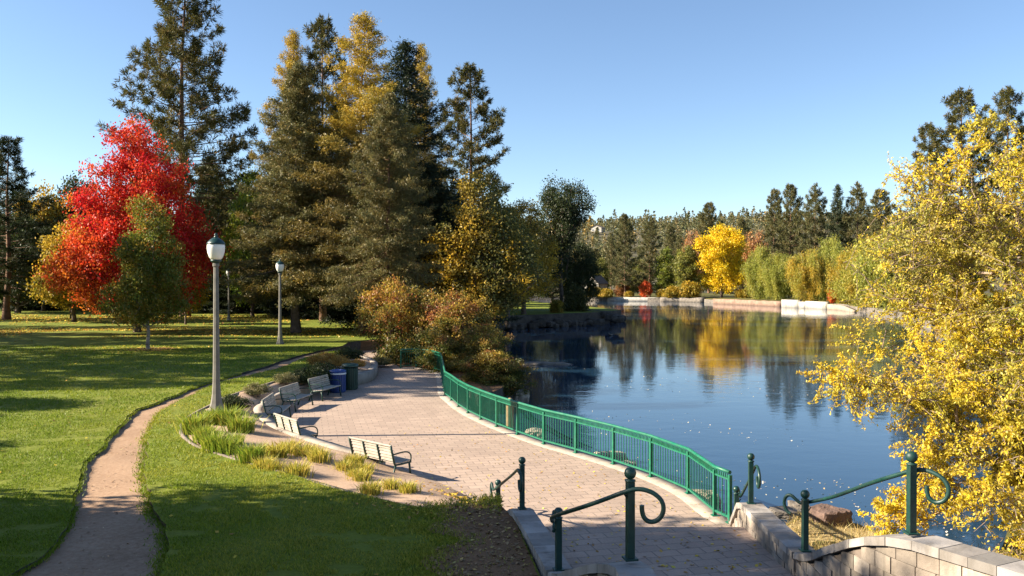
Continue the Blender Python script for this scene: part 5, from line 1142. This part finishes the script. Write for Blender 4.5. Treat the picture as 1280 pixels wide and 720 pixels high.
X = np.concatenate([rng.normal(-.9, .45, 420), rng.normal(-1.6, .8, 160)]); Y = np.concatenate([18.3 - .9 * (X[:420] + .9) + rng.normal(size=420) * .35, rng.normal(18.9, .6, 160)])
Zb = np.array([bed_z(a_, b_) for a_, b_ in zip(X, Y)]); scatter('fallen_leaves', X, Y, Zb, np.full(len(X), .07), LIT, "drift of yellow leaves at the pointed end of the planting bed", 8, up=.02)
X = rng.uniform(0, 60, 3000); Y = 17 + 45 * rng.uniform(0, 1, 3000) ** 2.2; X = 3 + X * Y / 90; k = (X / Y < .56) & (X > np.interp(Y, f_off[::-1, 1][np.argsort(f_off[::-1, 1])], f_off[::-1, 0][np.argsort(f_off[::-1, 1])]) + .5) & (vnoise(X, Y, 3.5, 27) > .12) & ~inside(far_p, X, Y); X, Y = X[k], Y[k]
scatter('floating_leaves', X, Y, np.full(len(X), WZ), np.full(len(X), .06), [((.62, .55, .42), 2), ((.6, .45, .2), 1)], "pale leaves floating on the blue water", 9, up=.012)
X = rng.uniform(-12, -4, 5200); Y = rng.uniform(12, 34, 5200); k = inside(path_poly, X, Y) & (vnoise(X, Y, 1.1, 33) > -.25); X, Y = X[k], Y[k]
scatter('path_litter', X, Y, path_z(X, Y), rng.uniform(.02, .06, len(X)), [((.40, .28, .17), 3), ((.26, .17, .11), 2), ((.50, .38, .22), 1)], "bits of leaf and gravel strewn on the dirt trail", 12, up=.012)
X = rng.uniform(-3, 1.3, 5000); Y = rng.uniform(9, 17, 5000); k = inside(bare, X, Y); X, Y = X[k], Y[k]
scatter('soil_litter', X, Y, lawn_z(X, Y) + .012, rng.uniform(.03, .09, len(X)), [((.34, .21, .10), 3), ((.22, .14, .08), 3), ((.50, .36, .12), 1)], "brown leaf litter on the worn soil beside the stair wall", 13, up=.015)
# straw on the near right bank
n = 9000; X = rng.uniform(4.9, 9.6, n); Y = rng.uniform(12, 19.3, n); k = inside(far_p, X, Y); X, Y = X[k], Y[k]; n = len(X); Z = far_z(X, Y) + .03; a = rng.uniform(0, 6.283, n)
B = np.stack([X, Y, Z], 1); sd = np.stack([np.cos(a), np.sin(a), 0 * a], 1) * .008; Tt = B + np.stack([rng.normal(size=n) * .12, rng.normal(size=n) * .12, rng.uniform(.05, .22, n)], 1)
tag(link('dry_grass', np_mesh('dry_grass', np.stack([B - sd, B + sd, Tt], 1).reshape(-1, 3), np.arange(n * 3).reshape(-1, 3), M['grass_blade'], col=np.repeat(pick([((.5, .37, .15), 3), ((.38, .27, .10), 2), ((.30, .26, .08), 1)], n, rng), 3, axis=0))), "dry straw coloured grass on the bank below the right stair wall", 'grass', kind='stuff')
# soil ring round the young tree
x, y = atd(185, 53); ring = [(x + 1.5 * math.cos(t) * (1 + .12 * math.sin(3 * t)), y + 1.5 * math.sin(t) * (1 + .1 * math.cos(2 * t)), LZ + .035) for t in np.linspace(0, 6.283, 40)[:-1]]
tag(MB().poly(ring).build('soil_ring', M['dark_soil']), kind='structure')
